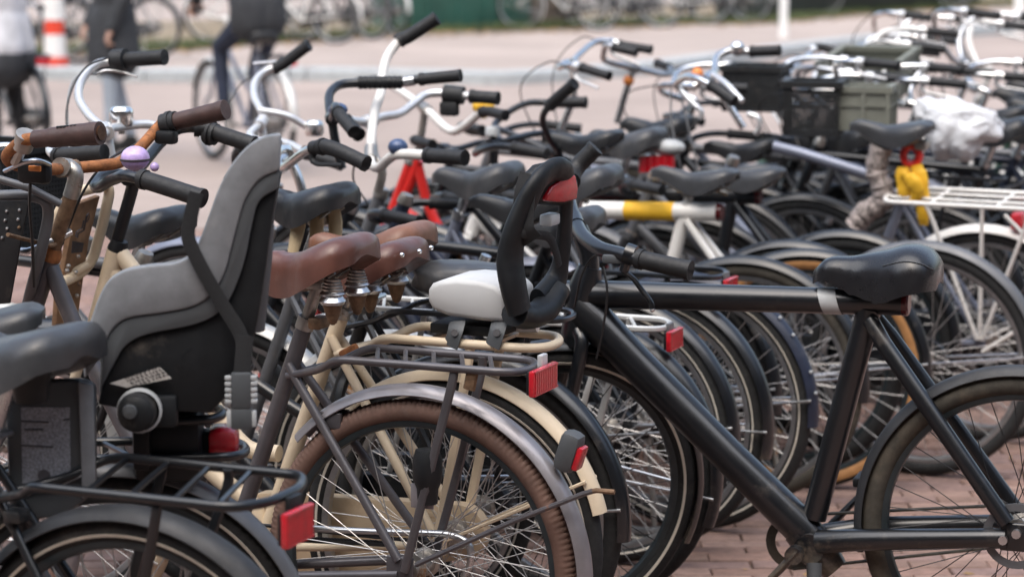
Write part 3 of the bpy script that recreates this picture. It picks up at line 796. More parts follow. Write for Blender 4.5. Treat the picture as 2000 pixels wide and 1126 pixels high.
for i in range(1600):
    k = grnd.randrange(len(vpath)-1); q = vpath[k].lerp(vpath[k+1], grnd.random())+Vector((0, grnd.gauss(-.1, .5), 0.02))
    a = grnd.uniform(0, 6.28); d = Vector((math.cos(a), math.sin(a), grnd.uniform(-.3, .3)))*.05; e = Vector((-d.y, d.x, grnd.uniform(0, .02)))*.6; o = len(lm.v)
    lm.v += [q-d, q+e, q+d, q-e]; lm.f.append((o, o+1, o+2, o+3))
g = lm.build('fallen_leaves', LEAF); g['kind'] = 'stuff'
# quay wall / canal behind the verge (dark) so that far views stay grounded
WATER = mat('canal_water', (.03, .04, .04), .12, 0, .2, .6, bump=.4, bs=4)
wt = sheet('canal_water', -200, 200, 48, 70, .118, WATER)

# small litter of leaves and twigs blown between the wheels
lm = MB(); lr = random.Random(9)
for i in range(260):
    q = Vector((lr.uniform(-2.5, 3.5), lr.uniform(4.2, 9.5), .004)); a = lr.uniform(0, 6.28); d = Vector((math.cos(a), math.sin(a), lr.uniform(-.2, .2)))*lr.uniform(.006, .02); e = Vector((-d.y, d.x, lr.uniform(0, .01)))*.5; o = len(lm.v)
    lm.v += [q-d, q+e, q+d, q-e]; lm.f.append((o, o+1, o+2, o+3))
g = lm.build('leaf_litter', LEAF); g['kind'] = 'stuff'
# unseen canal houses, added outside the frame to keep low sky off the bicycles
FAC = [mat('facade_%s' % n_, c, .85, 0, .2, 1.2, bump=.3, bs=9) for n_, c in (('red', (.09, .055, .045)), ('brown', (.07, .055, .048)), ('dark', (.045, .042, .04)), ('ochre', (.13, .11, .09)))]
GLASSM = mat('window_glass', (.02, .024, .028), .08, 0, .2, 1, spec=.6)
FRAMEM = mat('window_frame', (.6, .6, .57), .5)
def win():
    m = MB(); m.box((0, 0, 0), (1.1, .04, 1.9)); return m.mesh('window', GLASSM)
WINM = win()
def house(name, x, y, rot, wd, ht, k, label):
    o = empty('sky_blocking_house', None, (x, y, 0)); o.rotation_euler = (0, 0, rot); tag(o, label, 'house', 'canal houses outside the frame of the photograph')
    MB().box((0, -4, ht/2), (wd, 8, ht)).build('wall', FAC[k % 4], o)
    m = MB(); m.plate([(-wd/2, .02, ht), (wd/2, .02, ht), (wd*.25, .02, ht+1.6), (wd*.12, .02, ht+2.6), (-wd*.12, .02, ht+2.6), (-wd*.25, .02, ht+1.6)], (0, -.4, 0)); m.build('gable', FAC[k % 4], o, 20)
    for fl in range(4):
        for c in range(3):
            w_ = link('window', WINM, o); w_.location = ((c-1)*wd*.3, .03, 2+fl*3.1)
cols_ = ['red brick', 'brown brick', 'dark brick', 'ochre plaster']
for i in range(10): house('h', -34+i*7.2, -9.5, 0, 7.1, 12.5+(i*37 % 5)*.7, i, 'tall %s canal house %s behind the viewer' % (cols_[i % 4], ['at the far left', 'second', 'third', 'fourth', 'fifth', 'sixth', 'seventh', 'eighth', 'ninth', 'at the far right'][i]))
for i in range(4): house('h', -30, -4+i*7.2, -math.pi/2, 7.1, 13+(i*23 % 4)*.6, i+1, 'tall %s canal house on the left side of the square' % cols_[(i+1) % 4])
for i in range(4): house('h', 32, -4+i*7.2, math.pi/2, 7.1, 13+(i*29 % 4)*.6, i+2, 'tall %s canal house on the right side of the square' % cols_[(i+2) % 4])
# ------------------------------------------------------------------ the near bicycles
# 1. black bicycle cut off by the lower left corner
b = Bike('bicycle', 'black city bicycle with bare rear rack and red reflector at the lower left corner', (265, 1407), yaw=23)
fg = b
b.ST = Vector((.268, 0, .79))
b.frame('gent', 'black_paint', .0155)
b.wheel(False, 'tyre', 'dark_rim', 'spoke', stripe='stripe'); b.wheel(True, 'tyre', 'dark_rim', 'spoke', stripe='stripe')
b.guard(False, 'guard_matte', wd=.066, stay_a=False); b.guard(True, 'guard_matte')
b.cockpit('dutch', 'black_paint')
b.saddle('wide', 'saddle_grey', 1.0, .222, -2, scale=1.08)
for x_, z_ in ((.165, .895),): MB().tube([(x_, .03, z_+.03), (x_, .03, z_), (x_, .03, z_-.02), (x_, .03, z_-.025)], [.036, .030, .027, .020], 14).build('saddle_damper', K['dark_plastic'], b.root)
b.rack(z=.757, x0=.16, x1=-.285, wd=.118, r=.0085, bars=4, legx=-.12, light=None)
lens(b, (-.317, .02, .712), (.012, .09, .056), b.root, 9)
MB().box((-.300, 0, .730), (.012, .04, .05), bev=.003).build('light_bracket', K['dark_plastic'], b.root)
MB().box((.20, .03, b.R+.335), (.035, .035, .022), bev=.005).build('rack_clamp', K['dirty_black'], b.root)
b.lock(); b.drive('black_paint', arm=120)
# 2. bicycle that carries the grey child seat
b = Bike('bicycle', 'dark grey bicycle under the large grey child seat', (222, 1292), yaw=-4)
sb = b
b.frame('lady', 'grey_paint', .016)
b.wheel(False, 'tyre', 'dark_rim', stripe='stripe', tread=360); b.wheel(True, 'tyre', 'dark_rim', stripe='stripe')
b.guard(False, 'grey_paint', wd=.06); b.guard(True, 'grey_paint')
b.cockpit('dutch', 'black_paint')
b.saddle('sport', 'saddle_grey', .995, .24)
b.rack(z=.73, x0=.16, x1=-.24, wd=.07, r=.0085, light=None)
q = MB().box(b.tr(436, 862, 0), (.055, .075, .058), bev=.016); q.build('tail_light', K['reflector'], b.root)
q = MB().box(b.tr(412, 866, 0), (.035, .055, .05), bev=.008); q.build('light_bracket', K['dark_plastic'], b.root)
b.drive('black_paint', arm=60)
# 3. mauve grey bicycle with rusty handlebar
b = Bike('bicycle', 'mauve grey bicycle with rusty handlebar, brown tyres and sprung brown leather saddle', (820, 1103), yaw=23, steer=-4)
br = b
b.ST = Vector((.262, 0, .815)); b.hsm = 'rusty'
ht_, hb_ = b.tr(97, 506), b.tr(52, 640)
b.ax = (ht_-hb_).normalized(); b.H0 = hb_+b.ax*((b.fh.z-hb_.z)/b.ax.z); b.fork_len = (hb_-b.H0).length; b.htl = (ht_-hb_).length; b.fh = Vector((b.H0.x+.05, 0, b.R))
HT, HB, BB, ST = b.HT, b.HB, b.BB, b.ST; n = b.n
mb = MB(); sdv = (ST-BB).normalized()
mb.tube([HB-b.ax*.006, HT+b.ax*.004], .0215, n); mb.tube([BB, ST+sdv*.03], .0175, n)
mb.cyl(BB+Vector((0, -.036, 0)), BB+Vector((0, .036, 0)), .023, n=n)
a = b.tr(98, 520); mb.tube(cr([a, b.tr(140, 622), b.tr(186, 722), b.tr(262, 870), b.tr(330, 980), BB], 6), .0185, n)
top = ST-sdv*.075
for s_ in (-1, 1):
    d = Vector((0, s_*.068, b.R))
    mb.tube([top+Vector((.0, s_*.018, 0)), top.lerp(d, .08)+Vector((0, s_*.018, 0)), d+Vector((.015, 0, .025))], .0098, 10)
    mb.tube([BB+Vector((-.01, s_*.024, 0)), BB+Vector((-.14, s_*.052, .015)), d+Vector((.015, 0, -.004))], .0105, 10)
    mb.box(d+Vector((.012, 0, .006)), (.06, .007, .055), bev=.002)
    mb.box(top.lerp(d, .30)+Vector((-.01, -s_*.004, .01)), (.05, .012, .035), bev=.003)
mb.build('frame', K['mauve'], b.root, 45); b.fork('mauve')
b.wheel(False, 'brown_tyre', 'dark_rim', 'spoke', tw=.0225, tread=540); b.wheel(True, 'brown_tyre', 'dark_rim', tw=.0225)
b.guard(False, 'mauve_guard', a0=42, a1=184, wd=.054, gap=.027, stay_a=False); b.guard(True, 'mauve_guard')
MB().tube(b.trs([(812, 1102, .074), (1000, 1018, .062), (1138, 964, .048), (1158, 958, .046)]), .0055, 8).build('mudguard_stay', K['mauve'], b.root)
q = b.trs([(1150, 960, .046), (1165, 957, .046), (1200, 960, .046)]); MB().tube(q, .0052, 8).build('stay_end', K['rusty_stem'], b.root)
b.cockpit(trace=[(437, 214, -.29), (330, 236, -.29), (312, 246, -.285), (270, 292, -.21), (236, 316, -.14), (200, 323, -.07), (132, 329, 0), (85, 330, .09), (32, 322, .18), (14, 305, .24), (40, 279, .28), (70, 270, .285), (196, 258, .285)],
          m='rusty', grip='brown_grip', gl=.15, gr=.0205, br=.0128, stempts=[(97, 505), (140, 378)], stemm='rusty_stem', stemr=.0165, levers=None, grips_on=False)
MB().tube(fillet(b.trs([(138, 384), (150, 346), (142, 328), (122, 326)]), .03, 5), .0175, 14).build('stem_neck', K['old_steel'], b.root, 45)
MB().tube(b.trs([(118, 326, .03), (136, 328, -.03)]), .0205, 14).build('stem_clamp', K['old_steel'], b.root, 45)
def traced_tube(b, name, pts, r, m, n=10, sm=0, flat=1, up=None):
    P = b.trs(pts); P = cr(P, sm) if sm else P
    return MB().tube(P, r, n, flat=flat, up=up).build(name, K[m], b.root, 45)
def tapered(b, name, pts, rr, m, n=14):
    P = cr(b.trs(pts), 5); R2 = [interp([(i/(len(rr)-1), r) for i, r in enumerate(rr)], k/(len(P)-1)) for k in range(len(P))]
    return MB().tube(P, R2, n).build(name, K[m], b.root, 45)
g = MB()
P = cr(b.trs([(196, 260, .285), (150, 264, .285), (108, 268, .285), (68, 272, .285)]), 5)
g.tube(P, [.0235]*3+[.0225]*4+[.0205]*5+[.018]*4, 16, caps=True); g.build('grip', K['brown_grip'], b.root, 45)
MB().tube([P[0]-(P[0]-P[1]).normalized()*-.002, P[0]+(P[0]-P[1]).normalized()*.003], .0145, 14).build('grip_opening', K['rust_dark'], b.root)
for k in range(6):
    q = P[5].lerp(P[9], k/5)+Vector((0, .004, .0195)); MB().box(q, (.006, .016, .004), Matrix.Rotation(.5, 3, 'Z')).build('grip_slot', K['rubber'], b.root)
P = cr(b.trs([(441, 214, -.29), (400, 224, -.29), (345, 237, -.29)]), 6)
MB().tube(P, [.0225]*3+[.021]*5+[.020]*5, 16).build('grip', K['brown_grip'], b.root, 45)
P = b.trs([(345, 237, -.29), (318, 243, -.288)])
q = MB().tube([P[0], P[1]], .0235, 18); q.tube([P[0].lerp(P[1], .35), P[0].lerp(P[1], .6)], .0265, 18); q.build('gear_shifter', K['rubber'], b.root, 40)
q = b.tr(325, 268, -.27); MB().box(q, (.05, .03, .03), bev=.008).build('shifter_housing', K['dark_plastic'], b.root)
# brake lever clamp on the left side
q = MB(); P = b.trs([(46, 282, .27), (30, 318, .25)]); q.tube([P[0], P[1]], .011, 8); q.tube(b.trs([(52, 262, .28), (44, 290, .27)]), [.022, .020], 14)
q.build('lever_clamp', K['old_steel'], b.root)
traced_tube(b, 'brake_lever', [(10, 334, .25), (40, 320, .25), (70, 313, .24), (95, 322, .2)], .008, 'steel', 8, 4, .6)
q = MB().box(b.tr(68, 335, .2), (.075, .03, .05), bev=.012); q.build('lever_housing', K['dark_plastic'], b.root)
MB().box(b.tr(68, 329, .23), (.03, .006, .012), bev=.003).build('housing_accent', K['orange_plastic'], b.root)
traced_tube(b, 'brake_cable', [(60, 345, .2), (58, 400, .19), (63, 470, .16), (66, 560, .12)], .0035, 'cable', 6, 5)
traced_tube(b, 'brake_cable', [(300, 262, -.27), (250, 290, -.2), (205, 318, -.1), (165, 370, -.04), (135, 440, -.02), (112, 500, 0)], .003, 'cable', 6, 6)
traced_tube(b, 'front_band', [(15, 458, .16), (45, 466, .1), (78, 474, .04), (100, 480, .03), (120, 470, -.02)], .0045, 'rusty_stem', 8, 4)
b.saddle('leather', 'leather', 1.005, .270, 0, springs=[(649, 548, .06), (697, 530, -.05)], post='old_steel', scale=1.07)
q = MB().box(b.ST+sdv*.02+Vector((-.03, .0, 0)), (.03, .05, .025), bev=.006); q.build('clamp_bolt', K['rusty_stem'], b.root)
b.rack(z=.775, x0=.20, x1=-.245, wd=.074, m='mauve', r=.0085, bars=5, legx=-.11, light=None)
lens(b, (-.272, 0, .752), (.012, .125, .052), b.root, 12)
MB().box((-.258, -.03, .772), (.012, .03, .05), bev=.003).build('light_bracket', K['alloy'], b.root)
MB().tube(b.trs([(925, 716, .07), (916, 760, .07)]), .013, 8, flat=.5).build('rack_bracket', K['rusty_stem'], b.root)
q = b.tr(1112, 880, 0); lm_ = MB().box(q, (.045, .05, .085), Matrix.Rotation(R_(-18), 3, 'Y'), bev=.016); lm_.build('guard_light', K['mid_plastic'], b.root)
MB().box(q+Vector((-.022, .0, -.012)), (.014, .036, .05), Matrix.Rotation(R_(-18), 3, 'Y'), bev=.005).build('guard_reflector', K['reflector'], b.root)
q = b.tr(835, 925, .06); MB().lathe([(.0001, .05), (.024, .05), (.03, .03), (.03, -.01), (.022, -.03), (.02, -.06), (.0001, -.06)], 16, q, 'z').build('dynamo', K['dark_plastic'], b.root, 40)
MB().box(b.tr(825, 968, .065), (.05, .006, .05), bev=.002).build('dynamo_bracket', K['mauve_guard'], b.root)
traced_tube(b, 'chain_guard', [(560, 1028, -.05), (700, 1036, -.05), (830, 1040, -.05), (880, 1044, -.05), (915, 1062, -.05), (918, 1100, -.05), (905, 1126, -.05)], .0075, 'steel', 10, 5)
c_ = MB(); c_.tube(b.trs([(566, 1052, -.06), (760, 1062, -.06)]), .006, 6)
for k in range(34):
    c_.box(b.tr(566+k*5.8, 1052+k*.3, -.06)+Vector((0, 0, .004)), (.005, .008, .006))
c_.build('chain', K['dirty_black'], b.root)
b.drive('mauve_guard' if False else None, arm=200, ring=True)
# chainstay label band
# 4. cream bicycle with rusty rack
b = Bike('bicycle', 'rusty cream step-through bicycle with riveted brown saddle and flat front carrier', (882, 1047), yaw=23, steer=6)
cb = b
b.hsm = 'dark_plastic'
ht_, hb_ = b.tr(228, 492), b.tr(188, 640)
b.ax = (ht_-hb_).normalized(); b.H0 = hb_+b.ax*((b.fh.z-hb_.z)/b.ax.z); b.fork_len = (hb_-b.H0).length; b.htl = (ht_-hb_).length; b.fh = Vector((b.H0.x+.05, 0, b.R))
HT, HB, BB, ST = b.HT, b.HB, b.BB, b.ST
mb = MB(); mb.tube([HB-b.ax*.006, HT+b.ax*.004], .0235, n); sdv = (ST-BB).normalized(); mb.tube([BB, ST+sdv*.025], .0175, n)
mb.tube(cr([b.tr(218, 515), b.tr(258, 620), b.tr(300, 735), b.tr(345, 835), b.tr(420, 925), b.tr(492, 985), BB], 6), .021, n)
mb.tube(cr([b.tr(232, 490), b.tr(290, 570), b.tr(352, 680), b.tr(415, 790), b.tr(480, 872), b.tr(545, 885)], 6), .019, n)
mb.cyl(BB+Vector((0, -.036, 0)), BB+Vector((0, .036, 0)), .024, n=n); top = ST-sdv*.04
for s_ in (-1, 1):
    d = Vector((0, s_*.068, b.R)); mb.tube([top+Vector((0, s_*.016, 0)), d+Vector((.012, 0, .02))], .0105, 10)
    mb.tube([BB+Vector((-.01, s_*.022, 0)), BB+Vector((-.12, s_*.05, .015)), d+Vector((.015, 0, -.004))], .0105, 10); mb.box(d+Vector((.006, 0, .003)), (.05, .006, .045), bev=.002)
mb.build('frame', K['cream'], b.root, 45); b.fork('cream')
b.wheel(False, 'tyre', 'rim', stripe='stripe'); b.wheel(True, 'tyre', 'rim', stripe='stripe')
b.guard(False, 'cream', a0=40, a1=166, wd=.052, stay='cream', rstay=.004); b.guard(True, 'cream')
b.cockpit(trace=[(492, 282, -.30), (430, 262, -.30), (396, 250, -.29), (350, 252, -.26), (318, 275, -.2), (292, 305, -.12), (272, 330, -.05), (258, 345, 0), (228, 340, .05), (202, 344, .10), (186, 356, .15), (192, 366, .19), (222, 350, .23), (262, 346, .26), (392, 386, .27)],
          m='black_paint', grip='rubber', gl=.15, gr=.0195, br=.0125, stempts=[(226, 478), (254, 385), (262, 352)], stemm='black_paint', levers=None, stemr=.0145)
P = b.trs([(404, 258, -.30), (422, 263, -.30)]); q = MB().tube([P[0], P[1]], .026, 16); q.tube([P[0].lerp(P[1], .3), P[0].lerp(P[1], .55)], .030, 16); q.build('gear_shifter', K['rubber'], b.root, 40)
q = b.tr(264, 311, .2)
m_ = MB(); m_.ball(q+Vector((0, 0, .002)), .031, 20, (1, 1, .86)); m_.build('bell', K['violet'], b.root, 50)
MB().lathe([(.0305, -.003), (.0325, -.002), (.0325, .001), (.0305, .002)], 24, q, 'z', closedprof=True).build('bell_rim', K['ink'], b.root)
MB().cyl(q+Vector((0, 0, -.04)), q+Vector((0, 0, -.02)), .007, n=8).build('bell_mount', K['steel'], b.root)
MB().ball(b.tr(302, 326, .2), .010, 10).build('bell_lever', K['violet'], b.root)
b.saddle('leather', 'leather', .967, .226, 1, springs=[(722, 528, .06), (774, 510, -.05)], rivets=True, post='old_steel', scale=1.03)
b.rack(z=.782, x0=.17, x1=-.235, wd=.085, m='cream', r=.0098, bars=2, legx=-.08, legm='cream', light=None, diag=False)
for u_, v_ in ((683, 690), (1050, 682)):
    pass
q = MB().box(b.tr(684, 690, .075), (.045, .02, .03), Matrix.Rotation(.5, 3, 'Y'), bev=.006); q.build('rack_bracket', K['rusty'], b.root)
q = MB().box(b.tr(1092, 1000, 0), (.012, .055, .09), bev=.004)
b.drive('cream_dirty', arm=20)
b.lock('dark_plastic')
# front carrier: cream loop round a dark wooden plank
P = [(92, 470, .10), (122, 402, .11), (146, 376, .10), (206, 361, -.01), (215, 372, -.02), (200, 440, -.02), (182, 505, -.02), (160, 532, .0), (120, 552, .1)]
MB().tube(fillet(b.trs(P), .02, 4), .0125, 12).build('front_carrier', K['cream'], b.root)
pl = b.trs([(150, 400, .085), (196, 383, .0), (172, 470, .0), (158, 560, .01), (152, 628, .02), (110, 640, .08), (114, 580, .085)])
nrm = (pl[1]-pl[0]).cross(pl[6]-pl[0]).normalized()*.014
MB().plate(pl, nrm).build('carrier_plank', K['wood'], b.root, 30, .002)
if nrm.y < 0: nrm = -nrm
def on_plank(u, v):
    o = b.Mi @ Vector((0, 0, CAMH)); d = b.Mi.to_3x3() @ ray(u, v); nn = nrm.normalized(); t = ((pl[0]+nn*.0145-o).dot(nn))/d.dot(nn); return o+d*t
PN = nrm.normalized()
mk = MB()
for quad in ([(141, 470), (163, 474), (160, 492), (139, 494)], ):
    mk.plate([on_plank(*p) for p in quad], PN*.0012)
for strip in ([(150, 464), (152, 456), (163, 449), (166, 434), (170, 420)], [(147, 462), (149, 452), (160, 445), (163, 430)], [(166, 432), (168, 421), (172, 416), (174, 423), (170, 432), (166, 432)], [(144, 486), (155, 478)]):
    mk.tube([on_plank(*p)+PN*.001 for p in strip], .0022, 5, flat=.4)
mk.build('plank_lettering', K['ink'], b.root)
for u_, v_ in ((134, 519), (153, 500), (131, 528), (148, 531), (155, 554), (150, 577)):
    MB().ball(on_plank(u_, v_), .0055, 8).build('rivet', K['old_steel'], b.root)
MB().tube(b.trs([(124, 545, .05), (150, 530, .04), (172, 518, .02)]), .011, 10).build('carrier_strut', K['cream'], b.root)
# 5. black straight-tubed bicycle in front on the right
b = Bike('bicycle', 'matte black straight-tubed bicycle with vinyl covered saddle in front of the wheels', (1992, 1034), yaw=19, steer=32)
vb = b
ht_, hb_ = b.tr(1152, 520), b.tr(1124, 655)
b.ax = (ht_-hb_).normalized(); b.fh = b.tr(1078, 932); b.fh.z = b.R
b.H0 = hb_+b.ax*((b.fh.z-hb_.z)/b.ax.z)
b.fork_len = (hb_-b.H0).length; b.htl = (ht_-hb_).length
b.BB = b.tr(1588, 1062); b.ST = b.tr(1692, 600)
mb = MB(); n = 20
mb.tube([b.tr(1108, 573), b.tr(1150, 574), b.tr(1764, 591)], [.030, .032, .0280], n)
mb.tube([hb_, b.tr(1143, 560), ht_], [.034, .038, .027], n)
P = b.trs([(1128, 596), (1168, 632), (1240, 706), (1420, 886), (1560, 1024), (1612, 1078)]); mb.tube(P, [.044, .044, .041, .039, .042, .034], n)
mb.tube([b.tr(1698, 602), b.tr(1590, 1010)], .0275, n)
mb.tube(b.trs([(1560, 1030), (1600, 1075), (1632, 1112)]), [.040, .044, .030], n)
mb.cyl(b.BB+Vector((0, -.045, 0)), b.BB+Vector((0, .045, 0)), .034, n=20)
for s_ in (-1, 1):
    y = .066*s_
    d = Vector((0, y, b.R))
    t0 = b.tr(1704, 622, 0)+Vector((0, s_*.022, 0))
    mb.tube([t0, t0.lerp(d, .1)+Vector((0, s_*.018, 0)), d+Vector((.02, 0, .03))], .0185, 14)
    mb.tube([b.BB+Vector((-.02, s_*.03, .015)), b.BB+Vector((-.12, s_*.058, .035)), d+Vector((.02, 0, -.003))], [.027, .0245, .021], 14)
    mb.box(d+Vector((.004, 0, 0)), (.06, .009, .062), bev=.006)
mb.build('frame', K['matte_black'], b.root, 50)
ff = MB(); n = 14
for s_ in (-1, 1):
    p = [hb_+Vector((0, s_*.02, .02)), hb_+Vector((0, s_*.048, -.03)), b.fh+Vector((.004, s_*.055, .1)), b.fh+Vector((0, s_*.056, 0))]
    ff.tube(b.Sm(cr(p, 6)), .0165, n)
ff.tube(b.Sm([hb_+Vector((0, 0, .03)), hb_+Vector((0, 0, -.02))]), [.03, .034], n)
ff.build('fork', K['matte_black'], b.root, 45)
b.wheel(False, 'dusty_tyre', 'dark_rim', 'black_spoke', tw=.024); b.wheel(True, 'tyre', 'dark_rim', 'black_spoke', tw=.024, stripe='stripe')
b.guard(False, 'guard_matte', a0=-12, a1=186, wd=.058, gap=.012, stay_a=False); b.guard(True, 'matte_black', a0=40, a1=205, stay_a=False)
b.cockpit(trace=[(1160, 292, -.27), (1128, 325, -.26), (1116, 350, -.22), (1112, 392, -.1), (1124, 432, 0), (1140, 462, .08), (1172, 485, .15), (1210, 496, .19), (1246, 505, .21), (1344, 527, .225)],
          m='matte_black', gl=.118, gr=.0205, br=.0165, stempts=[(1152, 525), (1150, 490), (1130, 446)], stemr=.022, levers=None, grip='rubber')
q = MB().tube(b.trs([(1222, 494, .2), (1240, 500, .2)]), .0235, 16); q.tube(b.trs([(1225, 505, .2), (1218, 530, .2)]), .011, 8); q.build('lever_clamp', K['matte_black'], b.root)
traced_tube(b, 'brake_lever', [(1216, 528, .2), (1236, 543, .2), (1252, 564, .2), (1270, 588, .2), (1274, 603, .2)], .0062, 'matte_black', 8, 5)
MB().ball(b.tr(1274, 604, .2), .0065, 8).build('lever_tip', K['steel'], b.root)
MB().box(b.tr(1198, 506, .2), (.05, .012, .02), bev=.006).build('lever_plate', K['mid_plastic'], b.root)
traced_tube(b, 'brake_cable', [(1195, 505, .18), (1160, 500, .1), (1135, 540, .08), (1122, 600, .06)], .0028, 'cable', 6, 5)
traced_tube(b, 'brake_cable', [(1178, 520, .05), (1186, 570, .06), (1178, 640, .06), (1165, 700, .06)], .0028, 'cable', 6, 5)
P = b.trs([(1600, 586.5), (1646, 588)]); dq = (P[1]-P[0])
tp = MB(); secs = []
for k in range(2):
    ring = []
    for j in range(24):
        a = 2*math.pi*j/24; sh = -.009*math.cos(a)
        base = P[0]+dq*(0.12 if k == 0 else .88)+dq.normalized()*sh
        ring.append(base+Vector((0, math.sin(a), 0))*.0297+Vector((0, 0, math.cos(a)))*.0297)
    secs.append(ring)
tp.loft(secs, caps=False); tp.build('white_tape', K['light_plastic'], b.root)
e = b.tr(1764, 591); MB().tube([e, e+Vector((-.010, 0, 0)), e+Vector((-.014, 0, 0))], [.0285, .0285, .024], 20).build('tail_light', K['reflector_dim'], b.root)
c = b.tr(1716, 487); rr = b.tr(1838, 515).x; nn = b.tr(1592, 515).x
s_ = link('saddle_cover', cached('cover', lambda: saddle_mb('cover', .007, 3).mesh('saddle_cover', K['cover_vinyl'], 60)), b.root)
s_.location = ((rr+nn)/2, 0, c.z-.014); s_.rotation_euler = (0, R_(-1.5), 0); sca = (nn-rr)/.29; s_.scale = (sca, 1.0, 1)
SADX = (rr+nn)/2
# seam of the vinyl cover
S = SADDLES['cover']
for sgn in (1, -1):
    pts = []
    for i in range(25):
        t = .015+.40*i/24; x = -.145+.29*t; aa = .62; ca, sa = math.cos(aa), math.sin(aa); d_ = interpc(S['d'], t)
        pts.append((x, sgn*(interpc(S['w'], t)*ca**.75+.0006), interpc(S['z'], t)-d_+d_*sa**.55+.0006))
    o = MB().tube(pts, .0011, 5).build('cover_seam', K['mid_plastic'], b.root); o.location = s_.location; o.rotation_euler = s_.rotation_euler; o.scale = s_.scale
MB().tube([b.tr(1694, 590), b.tr(1697, 560)], .0155, 14).build('seat_post', K['black_paint'], b.root)
MB().tube(b.trs([(1707, 628, .032), (1707, 628, .036)]), .010, 12).build('bolt', K['steel'], b.root)
for (u, v) in ((1960, 1052), (1986, 1040)):
    q = b.tr(u, v, .075); MB().tube([q, q+Vector((0, .014, 0))], .010, 10).build('axle_nut', K['steel'], b.root)
CB = b.tr(1550, 1058, -.05); CB.y = 0
m = MB(); m.lathe([(.064, -.05), (.060, -.055), (.044, -.055), (.042, -.05)], 36, CB, closedprof=True); m.build('chainring', K['dusty_tyre'], b.root)
m = MB(); m.tube([CB+Vector((0, -.052, .062)), (0, -.052, b.R+.045)], .0075, 6, flat=.5); m.tube([CB+Vector((0, -.052, -.062)), (0, -.052, b.R-.045)], .0075, 6, flat=.5); m.build('belt', K['dusty_tyre'], b.root)
q = b.BB+Vector((.03, .06, -.03))
for s2, aa in ((1, -118), (-1, 62)):
    a = R_(aa); d = Vector((math.cos(a), 0, math.sin(a)))
    o = b.tr(1552, 1082, .085) if s2 == 1 else b.BB+Vector((0, -.085, 0)); d2 = Vector((.66, 0, -.75)) if s2 == 1 else Vector((-.66, 0, .75))
    q = MB().tube([Vector((o.x, o.y-s2*.05, o.z)), o], .012, 10); q.tube([o-d2*.014, o+d2*.165], [.019, .012], 12, flat=.55); q.cyl(o-Vector((0, .014*s2, 0)), o+Vector((0, .016*s2, 0)), .020, n=14); q.build('crank', K['matte_black'], b.root)
    MB().box(o+d2*.165+Vector((0, s2*.055, 0)), (.085, .085, .022), bev=.005).build('pedal', K['rubber'], b.root)
q = b.tr(1590, 1098, .06); MB().tube([q, q+Vector((-.01, .03, -.12)), q+Vector((-.03, .10, -.26))], [.018, .013, .011], 12).build('kickstand', K['mid_plastic'], b.root)
m = MB(); m.lathe([(.055, .056), (.055, .0585), (.072, .0585), (.072, .056)], 30, (0, 0, b.R), closedprof=True); m.build('brake_disc', K['grey_paint'], b.root)
# ------------------------------------------------------------------ the row behind
G2 = dict(lod=1)
# 6 brown saddle
b = Bike('bicycle', 'black bicycle whose worn tan-nosed leather saddle shows behind the riveted one', (932, 998), yaw=23, lod=1)
b.quick('lady', 'black_paint', 'flat', 'black_paint', 'leather', 'leather_tan', .975, guard='matte_black', sx=.265, barkw=dict(stem=-.06, ext=.0, w=.55, levers=None), rackkw=dict(z=.80, x0=.22, x1=-.22, wd=.08), light=None)
# 7 white plastic bell, chrome bars at left
b = Bike('bicycle', 'bicycle with tall chrome handlebar, round chrome bell and wide black saddle at left', (780, 943), yaw=23, lod=1)
b.frame('gent', 'grey_paint'); b.wheel(False, stripe='stripe'); b.wheel(True, stripe='stripe'); b.guard(False, 'silver'); b.guard(True, 'silver')
b.cockpit(trace=[(318, 112, -.3), (225, 119, -.3), (185, 128, -.26), (160, 157, -.19), (154, 192, -.13), (176, 228, -.06), (208, 256, 0), (185, 262, .07), (130, 272, .14), (100, 285, .22), (112, 303, .27), (200, 298, .28)], m='alloy', stempts=[(222, 330), (214, 290), (208, 256)], gl=.13, gr=.019, levers=None)
traced_tube(b, 'brake_lever', [(186, 146, -.26), (205, 138, -.27), (235, 140, -.29), (268, 150, -.3)], .006, 'alloy', 8, 4, .6)
P = b.trs([(222, 118, -.3), (246, 116, -.3)]); MB().tube([P[0], P[1]], .0275, 14).build('gear_shifter', K['rubber'], b.root, 40)
q = b.tr(237, 230, -.1); MB().lathe([(.0001, .028), (.022, .027), (.029, .02), (.030, .012), (.0295, -.014), (.026, -.02), (.0001, -.02)], 22, q, 'z').build('bell', K['chrome'], b.root, 40)
MB().cyl(q+Vector((0, 0, -.04)), q+Vector((0, 0, -.02)), .008, n=8).build('bell_mount', K['old_steel'], b.root)
traced_tube(b, 'cross_bar', [(208, 252, 0), (240, 247, -.09), (290, 243, -.16), (335, 256, -.2)], .011, 'alloy', 10, 4)
traced_tube(b, 'brake_cable', [(215, 112, -.28), (170, 130, -.2), (140, 175, -.12), (130, 240, -.06), (150, 330, 0)], .003, 'cable', 6, 6)
traced_tube(b, 'brake_cable', [(190, 145, -.26), (148, 150, -.2), (132, 200, -.12), (136, 300, -.03)], .0025, 'grey_cable', 6, 6)
b.saddle('wide', 'saddle_black', 1.045, .255, 0, post='steel'); b.rack(m='silver'); b.drive('black_paint')
c = b.tr(615, 395, .02); m = MB()
for k in range(3):
    p = [c+Vector((.02*k-.02, .03*(k-1), .02)), c+Vector((.03*k-.035, .035*(k-1), -.05)), c+Vector((.035*k-.03, .04*(k-1)+.01, -.14))]
    m.tube(cr(p, 4), [.014, .016, .017, .018, .018, .017, .015, .013, .010], 10, flat=.6)
o = m.build('hanging_cloth', K['beige_cloth']); o.matrix_world = b.M; tag(o, 'beige cloth hanging below the wide black saddle', 'cloth')
